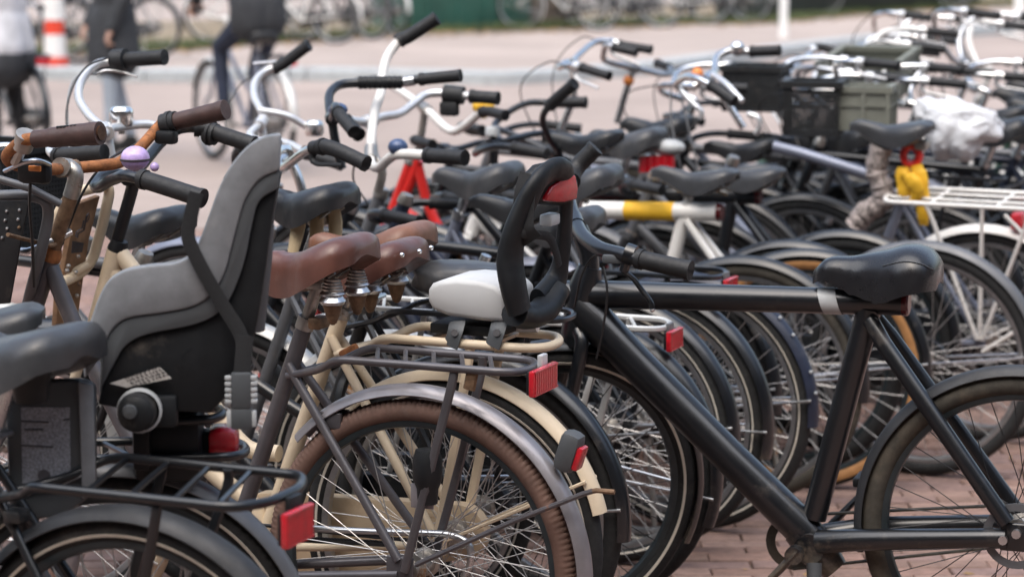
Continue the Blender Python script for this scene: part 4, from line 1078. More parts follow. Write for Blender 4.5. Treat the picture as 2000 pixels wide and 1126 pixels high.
# 8 silver mudguard wheel, saddle on bare post at left
b = Bike('bicycle', 'bicycle with black saddle on a bare post behind the grey child seat', (447, 903), yaw=23, lod=1)
b.quick('gent', 'black_paint', 'dutch', 'chrome', 'wide', 'saddle_black', .965, guard='silver', rack=None, sx=.245)
# 9 mirror bars (S12, H2)
b = Bike('bicycle', 'blue grey bicycle with chrome handlebar, chrome bell and black grip pointing up', (1058, 749), yaw=23, lod=1)
b.frame('lady', 'bluegrey'); b.wheel(False); b.wheel(True); b.guard(False, 'bluegrey'); b.guard(True, 'bluegrey')
b.cockpit(trace=[(600, 90, -.32), (548, 128, -.31), (520, 138, -.29), (498, 160, -.22), (497, 190, -.14), (512, 222, -.06), (510, 240, 0), (488, 262, .08), (505, 275, .14), (560, 280, .2), (600, 300, .26), (664, 320, .28)], m='alloy', stempts=[(520, 300), (514, 268), (510, 240)], gl=.13, gr=.018, levers=None)
traced_tube(b, 'cross_bar', [(505, 215, -.02), (560, 226, -.06), (600, 248, -.1), (625, 262, -.12)], .0105, 'alloy', 10, 4)
traced_tube(b, 'brake_lever', [(540, 120, -.3), (515, 122, -.3), (495, 124, -.3)], .006, 'alloy', 8, 3, .6)
traced_tube(b, 'brake_cable', [(525, 140, -.29), (470, 165, -.2), (440, 240, -.1), (470, 310, -.02)], .0025, 'cable', 6, 6)
b.saddle('wide', 'saddle_grey', .97, .205, 3); b.drive(None)
q = b.tr(614, 252, -.1); MB().lathe([(.0001, .026), (.020, .025), (.027, .018), (.028, .010), (.0275, -.014), (.024, -.02), (.0001, -.02)], 22, q, 'z').build('bell', K['chrome'], b.root, 40)
# 9b near chrome bar with long black grip right of the child seat
b = Bike('bicycle', 'bicycle with chrome bend and long ribbed black grip beside the child seat back', (1132, 905), yaw=23, lod=1)
b.frame('lady', 'black_paint'); b.wheel(False); b.wheel(True); b.guard(False, 'black_paint', a1=200); b.guard(True)
b.cockpit(trace=[(500, 345, -.3), (465, 310, -.28), (490, 280, -.2), (535, 285, -.08), (560, 300, 0), (545, 318, .08), (556, 326, .13), (590, 300, .2), (618, 288, .23), (650, 290, .25), (712, 318, .27)], m='chrome', stempts=[(600, 420), (585, 350), (560, 300)], gl=.14, gr=.019, levers='rubber', cables=None)
b.saddle(None, post='steel'); b.rack(z=.70, x1=-.22, m='silver', r=.0075); b.drive('black_paint')
# 10 dark bars with foam (H3, S11)
b = Bike('bicycle', 'black bicycle with squared dark handlebar wrapped in foam sleeve', (1182, 842), yaw=23, lod=1)
b.frame('gent', 'black_paint', .0165); b.wheel(False, stripe='stripe'); b.wheel(True); b.guard(False, 'matte_black'); b.guard(True, 'matte_black')
b.cockpit(trace=[(896, 148, -.32), (812, 156, -.31), (780, 161, -.30), (705, 162, -.26), (664, 166, -.22), (645, 182, -.15), (643, 205, -.08), (648, 232, 0), (652, 222, .08), (655, 208, .14), (662, 222, .2), (690, 256, .26)], m='black_paint', stempts=[(668, 330), (655, 280), (648, 232)], gl=.115, gr=.0165, br=.0125, levers=None)
P = b.trs([(700, 161.5, -.26), (786, 161, -.30)]); q = MB(); 
for k in range(9):
    q.tube([P[0].lerp(P[1], k/9), P[0].lerp(P[1], (k+.5)/9), P[0].lerp(P[1], (k+.95)/9)], [.017, .0185, .0165], 12)
q.build('foam_sleeve', K['dark_plastic'], b.root, 60)
q = MB().tube(b.trs([(790, 160, -.305), (810, 157, -.31)]), .0145, 10); q.build('bare_sleeve', K['steel'], b.root)
b.saddle('sport', 'saddle_black', .965, .245); b.drive('black_paint')
q = b.tr(660, 214, .1); MB().ball(q, .026, 14, (1, 1, .7)).build('bell', K['blue_bell'], b.root)
# 11 red fork, white column bar, dark blue bell (H4, W1)
b = Bike('bicycle', 'bicycle with red fork, white bent handlebar and dark blue bell', (1250, 818), yaw=23, lod=1)
b.hsm = 'steel'
b.frame('lady', 'black_paint', .016, 'red'); b.wheel(False, stripe='stripe'); b.wheel(True, stripe='stripe'); b.guard(False, 'matte_black', wd=.062, gap=.018, a1=192); b.guard(True, 'matte_black')
b.cockpit(trace=[(850, 38, -.36), (800, 70, -.34), (778, 82, -.33), (756, 112, -.29), (747, 146, -.24), (744, 180, -.18), (732, 218, -.12), (726, 260, -.05), (724, 300, 0), (726, 322, .05), (742, 326, .1), (762, 308, .16), (790, 301, .21), (905, 308, .27)], m='white', stempts=[(738, 376), (750, 330), (726, 300)], gl=.125, gr=.0195, br=.0135, levers=None, stemm='old_steel')
q = b.tr(777, 287, .19); MB().ball(q, .0265, 16, (1, 1, .85)).build('bell', K['blue_bell'], b.root)
traced_tube(b, 'brake_cable', [(712, 320, .05), (700, 300, 0), (690, 350, .0), (720, 400, 0)], .0028, 'cable', 6, 5)
b.saddle('wide', 'saddle_grey', .90, .25, 2); b.rack(z=.745, x0=.2, x1=-.225, wd=.085, m='black_paint', r=.0075, light='reflector'); b.drive('black_paint')
# 12 shifter bar (H6, S8)
b = Bike('bicycle', 'bicycle with curved chrome handlebar and chunky black gear shifter', (1282, 767), yaw=23, lod=1)
b.frame('lady', 'grey_paint'); b.wheel(False); b.wheel(True); b.guard(False, 'black_paint'); b.guard(True)
b.cockpit(trace=[(970, 192, -.31), (905, 187, -.31), (866, 182, -.30), (832, 185, -.27), (806, 204, -.2), (780, 222, -.13), (748, 228, -.06), (722, 236, 0), (690, 236, .08), (660, 220, .16), (672, 232, .22), (700, 262, .27)], m='alloy', stempts=[(736, 330), (728, 280), (722, 236)], gl=.085, gr=.019, br=.0125, levers=None)
q = MB().tube(b.trs([(868, 183, -.305), (905, 187, -.31)]), .027, 14); q.box(b.tr(878, 212, -.3), (.06, .03, .045), bev=.01); q.build('gear_shifter', K['rubber'], b.root, 40)
b.saddle('wide', 'saddle_grey', .975, .25, 2); b.drive('black_paint')
# 13 navy bicycle, W2
b = Bike('bicycle', 'navy bicycle with studded navy rear mudguard behind the black top tube', (1345, 790), yaw=23, lod=1)
b.quick('lady', 'navy', 'flat', 'black_paint', None, 'saddle_black', .84, guard='navy', stripe='stripe', barkw=dict(stem=-.06, w=.55, levers=None), rack=None)
for k in range(5):
    a = R_(118+k*13+(k % 2)*4); rr = b.R+.022
    MB().ball((rr*math.cos(a), .018, b.R+rr*math.sin(a)), .005, 8).build('stud', K['light_plastic'], b.root)
# 14 white straight tube bicycle with yellow band
def straight(label, hub, col, sz, sm, end, head, seat, bb, barkw, yaw=22, tyre='tyre', guard='matte_black', band=None, r=.028):
    b = Bike('bicycle', label, hub, yaw=yaw, lod=1); e, h = b.tr(*end), b.tr(*head)
    b.set_head(.20, .39)
    hd = Vector((h.x, 0, h.z)); sh = hd-b.HT+b.ax*.06
    b.fh = b.fh+Vector((sh.x, 0, 0)); b.H0 = b.H0+Vector((sh.x, 0, 0))
    n = b.n; mb = MB(); mb.tube([hd+Vector((.055, 0, 0)), hd, e], r, 14)
    mb.tube([b.HB-b.ax*.01, b.HT+b.ax*.02], .027, 14); s0 = b.tr(*seat)
    b.ST = Vector((s0.x, 0, e.lerp(hd, .3).z)); mb.tube([b.ST, b.BB], .0215, 12); mb.tube([b.HB+b.ax*.05, b.BB], .03, 14)
    mb.cyl(b.BB+Vector((0, -.04, 0)), b.BB+Vector((0, .04, 0)), .03, n=14)
    for s_ in (-1, 1):
        d = Vector((0, s_*.066, b.R)); mb.tube([b.ST+Vector((-.01, s_*.02, -.02)), d], .0115, 8); mb.tube([b.BB+Vector((0, s_*.04, 0)), d], .014, 8)
    mb.build('frame', K[col], b.root, 45); b.hsm = 'rubber'; b.fork(col)
    b.wheel(False, tyre, 'dark_rim', 'black_spoke', tw=.023); b.wheel(True, tyre, 'dark_rim', 'black_spoke', tw=.023); b.guard(False, guard, a0=0, a1=186, stay_a=False, wd=.06); b.guard(True, guard, stay_a=False)
    MB().tube([e, e+Vector((-.014, 0, 0))], [r*1.05, r*.9], 14).build('tail_light', K['reflector_dim'], b.root)
    if band:
        p0, p1 = b.tr(*band[0]), b.tr(*band[1]); p0.z = hd.lerp(e, (hd.x-p0.x)/(hd.x-e.x)).z; p1.z = hd.lerp(e, (hd.x-p1.x)/(hd.x-e.x)).z
        MB().tube([p0, p1], r*1.03, 16).build('yellow_band', K['yellow'], b.root)
    b.cockpit(**barkw); b.saddle('sport', sm, sz, s0.x-.03, -4, post='silver' if col == 'white' else 'black_paint'); b.drive(None, crank='dirty_black'); b.kickstand()
    return b
wv = straight('white straight-tubed bicycle with yellow band on its top tube', (1545, 702), 'white', .925, 'saddle_grey', (1402, 414), (955, 407), (1338, 420), None,
              dict(trace=[(1150, 285, -.30), (1085, 262, -.28), (1040, 262, -.18), (1000, 272, -.06), (965, 280, 0), (938, 290, .08), (928, 300, .12), (945, 292, .2), (985, 286, .24), (1065, 300, .27)], m='black_paint', stempts=[(957, 385), (963, 320), (965, 280)], stemr=.016, gl=.115, gr=.018, levers=None), tyre='tyre', band=((1222, 410), (1318, 413)))
q = wv.tr(962, 260, 0); MB().lathe([(.0001, .022), (.018, .02), (.023, .012), (.023, -.006), (.0001, -.006)], 18, q, 'z').build('bell', K['light_plastic'], wv.root, 40); MB().cyl(q+Vector((0, 0, -.03)), q, .008, n=8).build('bell_mount', K['rubber'], wv.root)
MB().tube(wv.trs([(1395, 372, 0), (1420, 380, 0)]), .004, 6).build('saddle_ring', K['beige_cloth'], wv.root)
bv = straight('black straight-tubed bicycle with swept handlebar behind the white one', (1650, 675), 'black_paint', .905, 'saddle_grey', (1478, 382), (1085, 372), (1432, 385), None,
              dict(trace=[(1142, 200, -.30), (1068, 200, -.29), (1028, 202, -.25), (992, 220, -.18), (966, 246, -.1), (1000, 262, -.03), (1090, 300, .02), (1072, 270, .12), (1060, 232, .2), (1075, 205, .24), (1120, 165, .27)], m='black_paint', stempts=[(1090, 360), (1092, 320), (1090, 300)], stemr=.016, gl=.12, gr=.019, levers=None))
# 16 blue grey bicycle with white rack
b = Bike('bicycle', 'blue grey bicycle with white rack and white rear mudguard at the right edge', (1932, 652), yaw=27, lod=1, lean=-6)
wr = b
b.set_head(.16, .42)
b.frame('none', 'bluegrey', .0165)
t = MB().tube(b.trs([(1512, 286), (1560, 298), (1735, 352)]), .019, 12); t.build('top_tube', K['bluegrey'], b.root)
b.wheel(False, 'tyre', 'rim', tw=.02); b.wheel(True, 'tyre', 'rim', tw=.02); b.guard(False, 'white', wd=.058, stay='white', stay_a=150); b.guard(True, 'bluegrey')
b.cockpit(trace=[(1520, 99, -.31), (1455, 101, -.31), (1428, 98, -.29), (1400, 112, -.22), (1396, 142, -.12), (1382, 152, 0), (1350, 170, .04), (1322, 166, .12), (1345, 150, .2), (1385, 165, .25), (1432, 196, .28)], m='chrome', stempts=[(1452, 250), (1420, 200), (1382, 152)], gl=.1, gr=.018, br=.0125, levers=None)
for p in ([(1325, 172, .12), (1345, 195, .14), (1368, 215, .15), (1370, 232, .15)], [(1460, 222, .0), (1478, 228, 0), (1484, 245, 0), (1476, 262, 0)], [(1392, 145, .1), (1420, 165, .2), (1450, 198, .25)]):
    traced_tube(b, 'brake_lever', p, .009, 'alloy', 8, 5)
q = b.tr(1362, 146, .1); MB().ball(q, .024, 12, (.8, 1, 1)).build('orange_lamp', K['orange_plastic'], b.root)
q = b.tr(1440, 95, -.28); MB().ball(q, .026, 12).build('bell', K['chrome'], b.root)
for p in ([(1310, 170, .12), (1312, 240, .12), (1330, 330, .1), (1345, 380, .08)], [(1330, 190, .1), (1352, 280, .08), (1372, 370, .05)]):
    traced_tube(b, 'brake_cable', p, .0032, 'grey_cable', 6, 6)
b.saddle('sport', 'saddle_grey', 1.04, .305, -3)
lp = MB()
for wd_, r_ in ((.112, .0075), (.04, .0055)):
    lp.tube(fillet([(0, wd_, .79), (.29, wd_, .79), (.31, wd_*.5, .79), (.31, -wd_*.5, .79), (.29, -wd_, .79), (-.28, -wd_, .79), (-.31, -wd_*.5, .788), (-.31, wd_*.5, .788), (-.28, wd_, .79), (-.001, wd_, .79)], .03, 4), r_, 10)
for x_ in (.15, -.06, -.24): lp.tube([(x_, -.112, .788), (x_, .112, .788)], .005, 8)
lp.build('rear_rack', K['white'], b.root)
lg = MB(); c = Vector((0, .075, b.R))
for x in (.16, -.02, -.18): lg.tube(fillet([Vector((x, .112, .787)), Vector((x*.92, .108, .76)), c+Vector((x*.05, 0, .01))], .03, 3), .0068, 8)
lg.tube(fillet([Vector((-.08, .076, .76)), Vector((-.27, .076, .58)), Vector((-.27, .076, .5)), c+Vector((-.01, 0, -.03))], .08, 6), .0062, 8); lg.build('rack_strut', K['white'], b.root)
q = b.tr(1990, 430, 0); MB().box(q, (.04, .07, .055), bev=.01).build('tail_light', K['reflector'], b.root)
b.drive('black_paint')
c0 = b.ST
sn = MB(); sdv = (b.ST-b.BB).normalized()
P = [b.tr(1722, 285), b.tr(1712, 330), b.tr(1725, 368), b.tr(1722, 395), b.tr(1690, 415), b.tr(1672, 440)]
P = cr(P, 5); sn.tube(P, [.036+.0035*math.sin(i*2.3) for i in range(len(P))], 12); sn.v = [p+Vector((0, .0, .002*math.sin(p.x*240+p.y*190+p.z*170))) for p in sn.v]
o = sn.build('patterned_cloth', K['snake']); o.matrix_world = b.M; tag(o, 'snake-patterned cloth wrapped round the blue grey bicycle seat tube', 'cloth')
yl = MB()
yl.tube(cr(b.trs([(1764, 326, .03), (1764, 350, .035), (1768, 376, .035), (1776, 392, .03)]), 6), [.019, .024, .025, .023, .022, .025, .024, .021, .018, .014], 14, flat=.5, up=(0, 1, 0))
yl.tube(cr(b.trs([(1790, 322, .025), (1796, 350, .03), (1800, 380, .03), (1802, 410, .03), (1804, 438, .02)]), 6), [.020, .027, .028, .025, .026, .023, .020, .019, .015], 14, flat=.5, up=(0, 1, 0))
yl.tube(cr(b.trs([(1762, 338, .05), (1780, 352, .055), (1792, 372, .05), (1784, 396, .04)]), 6), [.012, .022, .026, .024, .02, .016], 12, flat=.5, up=(0, 1, 0))
o = yl.build('yellow_chain_lock', K['yellow']); o.matrix_world = b.M; tag(o, 'bright yellow folded lock sleeve hanging beside the white bicycle rack', 'lock')
rl = MB().tube(cr([b.tr(1782, 302, .0)+Vector((.026*math.cos(a), .01, .03*math.sin(a))) for a in [2*math.pi*k/14 for k in range(14)]], 2, closed=True), .013, 10, closed=True)
o = rl.build('red_lock', K['red']); o.matrix_world = b.M; tag(o, 'small red ring lock under the black saddle of the white-racked bicycle', 'lock')
# 17 red step-through
b = Bike('bicycle', 'bright red step-through bicycle with long swept white handlebar', (1278, 655), yaw=23, lod=1)
b.frame('none', 'red', .017); 
mx = MB(); r0 = b.tr(812, 318)
mx.tube(b.trs([(818, 312), (800, 360), (772, 415)]), .019, 12); mx.tube(cr(b.trs([(815, 318), (825, 360), (838, 405), (870, 470), (920, 560)]), 5), .017, 12); mx.tube(b.trs([(780, 402), (812, 425), (850, 470), (900, 540)]), .015, 12)
mx.build('step_through_tube', K['red'], b.root)
b.wheel(False); b.wheel(True); b.guard(False, 'black_paint'); b.guard(True)
b.cockpit(trace=[(702, 161, -.33), (742, 158, -.31), (775, 174, -.16), (830, 212, 0), (868, 248, .08), (890, 256, .12), (918, 238, .17), (945, 218, .22), (985, 225, .27)], m='white', stempts=[(812, 318), (822, 270), (830, 212)], gl=.115, gr=.017, br=.0135, levers=None, stemm='old_steel')
q = MB(); c = b.tr(944, 213, .2)
for dx in (-.016, .016): q.ball(c+Vector((-dx, 0, .008)), .021, 12)
q.ball(c+Vector((0, 0, -.012)), .019, 12); q.build('heart_bell', K['yellow'], b.root, 60)
b.saddle('sport', 'saddle_black', 1.0, .25); b.drive('black_paint')
# far saddles and bars
def far(label, hub, col, bar, barm, saddle, sz, **kw):
    b = Bike('bicycle', label, hub, yaw=kw.pop('yaw', 23), lod=kw.pop('lod', 1), steer=kw.pop('steer', random.uniform(-14, 14))); kw.setdefault('rack', None); bk = kw.pop('barkw', {})
    if kw.pop('lows', False): bk.update(levers=None)
    lv = bk.pop('levers', 'alloy')
    b.quick(kw.pop('frame', 'gent'), col, bar, barm, saddle, kw.pop('sm', 'saddle_black'), sz, barkw=bk, levers=lv, **kw); return b
f1 = far('black bicycle whose saddle carries a ribbed red lamp and grey pouch', (1352, 634), 'black_paint', 'flat', 'black_paint', 'wide', .985, barkw=dict(stem=.02, levers=None), sm='saddle_grey')
q = f1.tr(1290, 318, 0); m = MB()
for k in range(5): m.tube([q+Vector((.040-.020*k, .06-.012*k, .026)), q+Vector((.040-.020*k, .06-.012*k, -.026))], .0135, 8)
m.build('saddle_lamp', K['reflector'], f1.root); MB().ball(f1.tr(1305, 288, 0), .05, 14, (1.2, .8, .55)).build('saddle_pouch', K['light_plastic'], f1.root)
far('bicycle with worn black saddle beyond the red lamp', (1402, 577), 'grey_paint', 'flat', 'black_paint', 'wide', .975, barkw=dict(stem=.02, levers=None))
f2 = far('bicycle with tall slim stem and chrome handlebar turned towards the street', (1568, 578), 'black_paint', 'dutch', 'chrome', 'sport', .90, barkw=dict(stem=.22, ext=.02, rise=1.2, trace=[(1270, 97, -.3), (1212, 88, -.3), (1190, 80, -.28), (1160, 84, -.22), (1128, 110, -.08), (1118, 122, 0), (1105, 122, .08), (1092, 132, .14), (1118, 128, .2), (1188, 148, .26)], stempts=[(1092, 262), (1122, 190), (1118, 122)]))
f3 = far('bicycle with thin bent handlebar and orange bell in front of the kerb', (1664, 552), 'grey_paint', 'dutch', 'steel', 'sport', .90, barkw=dict(levers=None, trace=[(1240, 102, .26), (1205, 94, .25), (1186, 88, .23), (1179, 104, .18), (1184, 120, .12), (1236, 132, 0), (1290, 145, -.1), (1312, 142, -.18), (1306, 132, -.24), (1285, 124, -.3)], stempts=[(1205, 240), (1222, 180), (1238, 132)], gl=.09))
MB().ball(f3.tr(1228, 157, 0), .022, 10).build('bell', K['orange_plastic'], f3.root)
far('bicycle with straight chrome handlebar in front of the black crate', (1985, 530), 'black_paint', 'omafiets', 'chrome', 'wide', .95, frame='lady', barkw=dict(stem=.13, levers='alloy', trace=[(1650, 108, -.3), (1600, 92, -.28), (1575, 112, -.2), (1548, 135, -.1), (1530, 160, 0), (1516, 178, .05), (1498, 165, .1), (1490, 172, .16), (1512, 190, .22), (1535, 232, .27)], stempts=[(1560, 250), (1545, 200), (1530, 160)]))
far('black bicycle with low flat rack at the right edge, nearer one', (2062, 590), 'black_paint', 'dutch', 'chrome', 'wide', .98, guard='matte_black', rack='grey_paint', light=None, barkw=dict(stem=.14))
far('black bicycle with low flat rack at the right edge, farther one', (2050, 532), 'black_paint', 'omafiets', 'steel', 'sport', .97, guard='matte_black', rack='black_paint', light=None, barkw=dict(stem=.12))
far('bicycle with white high handlebar at the top right', (2140, 500), 'navy', 'high', 'white', 'wide', .97, frame='lady', guard='navy', barkw=dict(stem=.12))
far('bicycle with chrome handlebar and thick grips beside the white cover', (2215, 555), 'grey_paint', 'riser', 'chrome', 'wide', .98, barkw=dict(stem=.12))
far('green bicycle with chrome omafiets handlebar behind the green crate', (2100, 462), 'green', 'omafiets', 'chrome', 'wide', .97, frame='lady', guard='green', barkw=dict(stem=.16))
far('black bicycle with tall stem at the top right corner', (2260, 470), 'black_paint', 'high', 'steel', 'sport', .97, barkw=dict(stem=.2))
far('bicycle with tall rusty chrome handlebar reaching the top edge at the right', (2119, 429), 'black_paint', 'high', 'chrome', 'wide', .97, barkw=dict(stem=.16))
far('bicycle with white swan-shaped handlebar in the top right corner', (2290, 446), 'white', 'high', 'white', 'wide', .97, frame='lady', guard='white', barkw=dict(stem=.16))
far('grey bicycle with chrome handlebar left of the black lattice basket', (1768, 563), 'grey_paint', 'dutch', 'chrome', 'wide', .93, barkw=dict(stem=.15))
far('bicycle with chrome handlebar hooked in front of the green crates', (2020, 570), 'black_paint', 'omafiets', 'chrome', 'sport', .95, barkw=dict(stem=.13), steer=15)
far('bicycle with chrome handlebar between the green crate and the white cover', (2118, 562), 'navy', 'riser', 'chrome', 'wide', .96, barkw=dict(stem=.17), steer=-12)
far('silver bicycle with dutch handlebar half hidden by the right edge', (2330, 520), 'silver', 'dutch', 'chrome', 'wide', .98, frame='lady', guard='silver', barkw=dict(stem=.14))
far('blue mudguard bicycle behind the patterned cloth', (1748, 520), 'navy', 'flat', 'black_paint', None, .84, guard='bluegrey', barkw=dict(stem=.02, levers=None), rim='rim', tyre='dusty_tyre')
far('dark bicycle with grey rack behind the blue grey tube', (1800, 600), 'black_paint', 'flat', 'black_paint', None, .82, guard='black_paint', barkw=dict(stem=.0, levers=None), rack='black_paint', light=None, rackkw=dict(z=.80, wd=.08))
tn = far('bicycle with tan-walled tyre under a dark mudguard behind the black top tube', (1574, 726), 'black_paint', 'flat', 'black_paint', None, .80, guard='matte_black', rack=None, barkw=dict(stem=-.06, w=.55, levers=None), rim='dark_rim', wall='tan_tyre', yaw=14)
far('black bicycle with worn steel rims behind the black frame triangle', (1455, 745), 'black_paint', 'flat', 'black_paint', None, .80, guard='black_paint', barkw=dict(stem=-.06, w=.55, levers=None), tyre='dusty_tyre')
far('grey bicycle with silver hub beside the white rack', (1800, 705), 'grey_paint', 'flat', 'black_paint', None, .78, guard='grey_paint', rack=None, barkw=dict(stem=-.06, w=.55, levers=None), rim='rim')
# ------------------------------------------------------------------ child seats
def seat_root(bk, name, label, at):
    q = bk.M @ Vector(at); o = empty(name); o.matrix_world = bk.M; o['label'] = label; o['category'] = 'child seat'; return o
b = sb
cs = seat_root(sb, 'child_seat', 'large grey child bicycle seat with tall backrest and hanging buckle', (0, 0, .75))
def side(pts, y0, y1, name, m, bev=.006):
    P = [b.tr(u, v, y0) for u, v in pts]; return MB().plate(P, (0, y1-y0, 0)).build(name, K[m], cs, 32, bev)
def sm(pts, n=4): return [(p.x, p.y) for p in cr([(u, v, 0) for u, v in pts], n)]
edge_top = sm([(549, 262), (520, 266), (488, 283), (455, 318), (430, 362), (410, 415), (390, 468), (372, 498), (340, 514), (290, 519), (245, 528), (212, 548), (194, 580), (178, 625), (160, 668), (168, 735)])
edge_mid = sm([(200, 690), (216, 648), (248, 622), (310, 612), (372, 600), (412, 576), (438, 535), (452, 485), (464, 438), (480, 388), (508, 350), (547, 332)])
edge_low = sm([(196, 762), (222, 712), (246, 674), (290, 652), (385, 632), (436, 602), (463, 552), (480, 500), (492, 440), (507, 392), (543, 368)])
YS = .165
for sg in (1, -1):
    side(edge_top+edge_mid, sg*YS, sg*(YS-.03), 'side_shell', 'grey_plastic', .009)
    side(list(edge_mid)+list(reversed(edge_low)), sg*(YS-.005), sg*(YS-.032), 'side_band', 'mid_plastic', .005)
low = list(edge_low)+[(532, 430), (520, 520), (505, 620), (490, 690), (470, 745), (412, 806), (250, 800), (190, 790)]
side([(u, v) for u, v in low], YS-.014, -(YS-.014), 'bucket', 'dark_plastic', .012)
back = sm([(546, 300), (515, 300), (492, 318), (470, 350), (450, 400), (430, 460), (410, 520), (390, 560)])+[(440, 580), (500, 440), (530, 350)]
side(back, YS-.032, -(YS-.032), 'backrest', 'dark_plastic', .006)
q = MB(); q.lathe([(.0001, .0), (.032, 0), (.034, .02), (.03, .052), (.02, .058), (.0001, .058)], 26, b.tr(270, 797, YS-.01), 'y'); q.build('adjuster_knob', K['dark_plastic'], cs, 40)
q = MB(); q.lathe([(.034, .012), (.038, .012), (.038, .022), (.034, .024)], 26, b.tr(274, 797, YS-.008), 'y', closedprof=True); q.build('knob_ring', K['light_plastic'], cs)
MB().lathe([(.0001, .0), (.013, 0), (.011, .008), (.0001, .010)], 16, b.tr(254, 803, YS+.046), 'y').build('knob_button', K['mid_plastic'], cs, 40)
MB().box(b.tr(318, 800, YS-.02), (.05, .04, .055), bev=.006).build('seat_bracket', K['dark_plastic'], cs)
MB().box(b.tr(278, 858, .06), (.03, .05, .10), bev=.006).build('bracket_arm', K['dark_plastic'], cs)
MB().box(b.tr(330, 860, .0), (.12, .12, .13), bev=.02).build('seat_base', K['dark_plastic'], cs)
lp = [b.tr(u, v, y) for u, v, y in ((345, 822, .07), (420, 818, .06), (438, 806, .02), (425, 796, -.05), (350, 797, -.07))]
MB().tube(fillet(lp, .02), .0085, 10).build('support_loop', K['black_paint'], cs)
P = [b.tr(u, v, YS-.002) for u, v in ((214, 748), (312, 716), (335, 738), (248, 756))]; MB().plate(P, (0, .0015, 0)).build('label_sticker', K['paper'], cs)
mk = MB(); lr = random.Random(4)
for row in range(4):
    t = .0
    while t < 1:
        L = lr.uniform(.03, .09); u0, v0 = 240+t*76+row*4.5, 752-t*25.5-12+row*5.2
        if u0 > 240+row*5: mk.box(b.tr(u0, v0, YS+.0005), (L*.07, .0012, .0018), Matrix.Rotation(-.32, 3, 'Y'))
        t += L+.03
mk.build('label_print', K['ink'], cs)
# leg shield with grey printed sticker
sh = sm([(8, 772), (60, 748), (148, 742), (186, 752)], 3)+[(187, 960), (150, 990), (120, 1012), (20, 1014)]
P = [b.tr(u, v, YS+.02) for u, v in sh]; MB().plate(P, (0, -.03, 0)).build('leg_shield', K['mid_plastic'], cs, 30, .008)
P = [b.tr(u, v, YS+.032) for u, v in ((152, 744), (182, 752), (187, 958), (160, 975))]; MB().plate(P, (0, -.014, 0)).build('shield_edge', K['grey_plastic'], cs, 30, .004)
P = [b.tr(u, v, YS+.022) for u, v in ((41, 795), (136, 795), (138, 922), (112, 938), (88, 962), (44, 966))]; MB().plate(P, (0, -.0015, 0)).build('shield_sticker', K['sticker'], cs)
mk = MB()
for (u0, v0, u1, v1) in ((42, 822, 95, 824), (124, 819, 136, 818), (42, 869, 104, 872), (48, 838, 84, 838), (70, 838, 76, 838)):
    a, c = b.tr(u0, v0, YS+.0225), b.tr(u1, v1, YS+.0225); mk.tube([a, c], .0014, 4)
mk.build('sticker_print', K['ink'], cs)
MB().tube([b.tr(86, 928, YS+.018), b.tr(86, 928, YS+.0245)], .0105, 16).build('shield_hole', K['ink'], cs)
P = [b.tr(u, v, YS+.03) for u, v in ((88, 950), (158, 920), (160, 930), (96, 960))]; MB().plate(P, (0, -.02, 0)).build('foot_rest', K['light_plastic'], cs, 30, .002)
def ribbon(root, bk, pts, w, m, name='strap', th=.12):
    P = cr(bk.trs(pts), 6); return MB().tube(P, w, 10, flat=th, up=(0, 1, 0)).build(name, K[m], root, 50)
ribbon(cs, b, [(384, 376, YS+.01), (372, 425, YS+.01), (368, 465, YS+.01), (392, 520, YS+.01), (432, 590, YS+.008), (466, 645, YS+.01), (482, 690, YS+.014)], .0125, 'web')
ribbon(cs, b, [(479, 655, YS+.016), (476, 690, YS+.018), (472, 740, YS+.02)], .0150, 'web')
bc = b.tr(471, 762, YS+.02)
MB().box(bc, (.034, .014, .062), bev=.004).build('buckle', K['mid_plastic'], cs)
MB().box(bc+Vector((-.0, 0, -.048)), (.036, .013, .036), bev=.004).build('buckle_tongue', K['mid_plastic'], cs)
rb = MB()
for sx in (-1, 1):
    for k in range(5): rb.box(bc+Vector((sx*.0215, .001, .022-.010*k)), (.011, .011, .0072), bev=.002)
    rb.box(bc+Vector((sx*.021, 0, -.048)), (.008, .01, .028), bev=.002)
rb.build('buckle_ribs', K['light_plastic'], cs)
MB().tube(b.trs([(498, 436, .06), (494, 500, .06), (480, 640, .05)]), .034, 14).build('seat_support', K['mid_plastic'], cs)
# small black child seat on the cream rack
b = cb
c2 = seat_root(cb, 'child_seat', 'small black child seat with red reflector and white seat pad on the cream rack', (0, 0, .8))
loop = [(1014, 606, .095), (1003, 560, .105), (996, 505, .105), (1006, 450, .105), (1026, 400, .095), (1048, 358, .08), (1070, 336, .04), (1090, 330, 0), (1104, 344, -.05), (1106, 385, -.085), (1103, 440, -.095), (1097, 500, -.10), (1083, 552, -.095), (1052, 590, -.03)]
P = cr(b.trs(loop), 6); N = len(P); rr = [interp([(0, .036), (.12, .040), (.3, .033), (.45, .027), (.58, .026), (.7, .020), (.85, .023), (.93, .034), (1, .034)], i/(N-1)) for i in range(N)]
MB().tube(P, rr, 18, flat=.62, up=(1, 0, 0)).build('backrest', K['dark_plastic'], c2, 60)
hd = [(1038, 372, .08), (1046, 345, .07), (1068, 322, .04), (1094, 316, 0), (1116, 330, -.045), (1122, 366, -.08), (1121, 398, -.085), (1090, 402, -.04), (1056, 398, .03)]
MB().plate(b.trs(hd), (.035, 0, 0)).build('head_panel', K['dark_plastic'], c2, 40, .008)
rf = [(1040, 386, .03), (1052, 364, .015), (1074, 348, -.02), (1098, 340, -.06), (1103, 366, -.075), (1101, 388, -.075), (1076, 394, -.035), (1044, 392, .025)]
P = [p+Vector((-.031, 0, 0)) for p in b.trs(rf)]; MB().plate(P, (.02, 0, 0)).build('reflector', K['reflector'], c2, 40, .004)
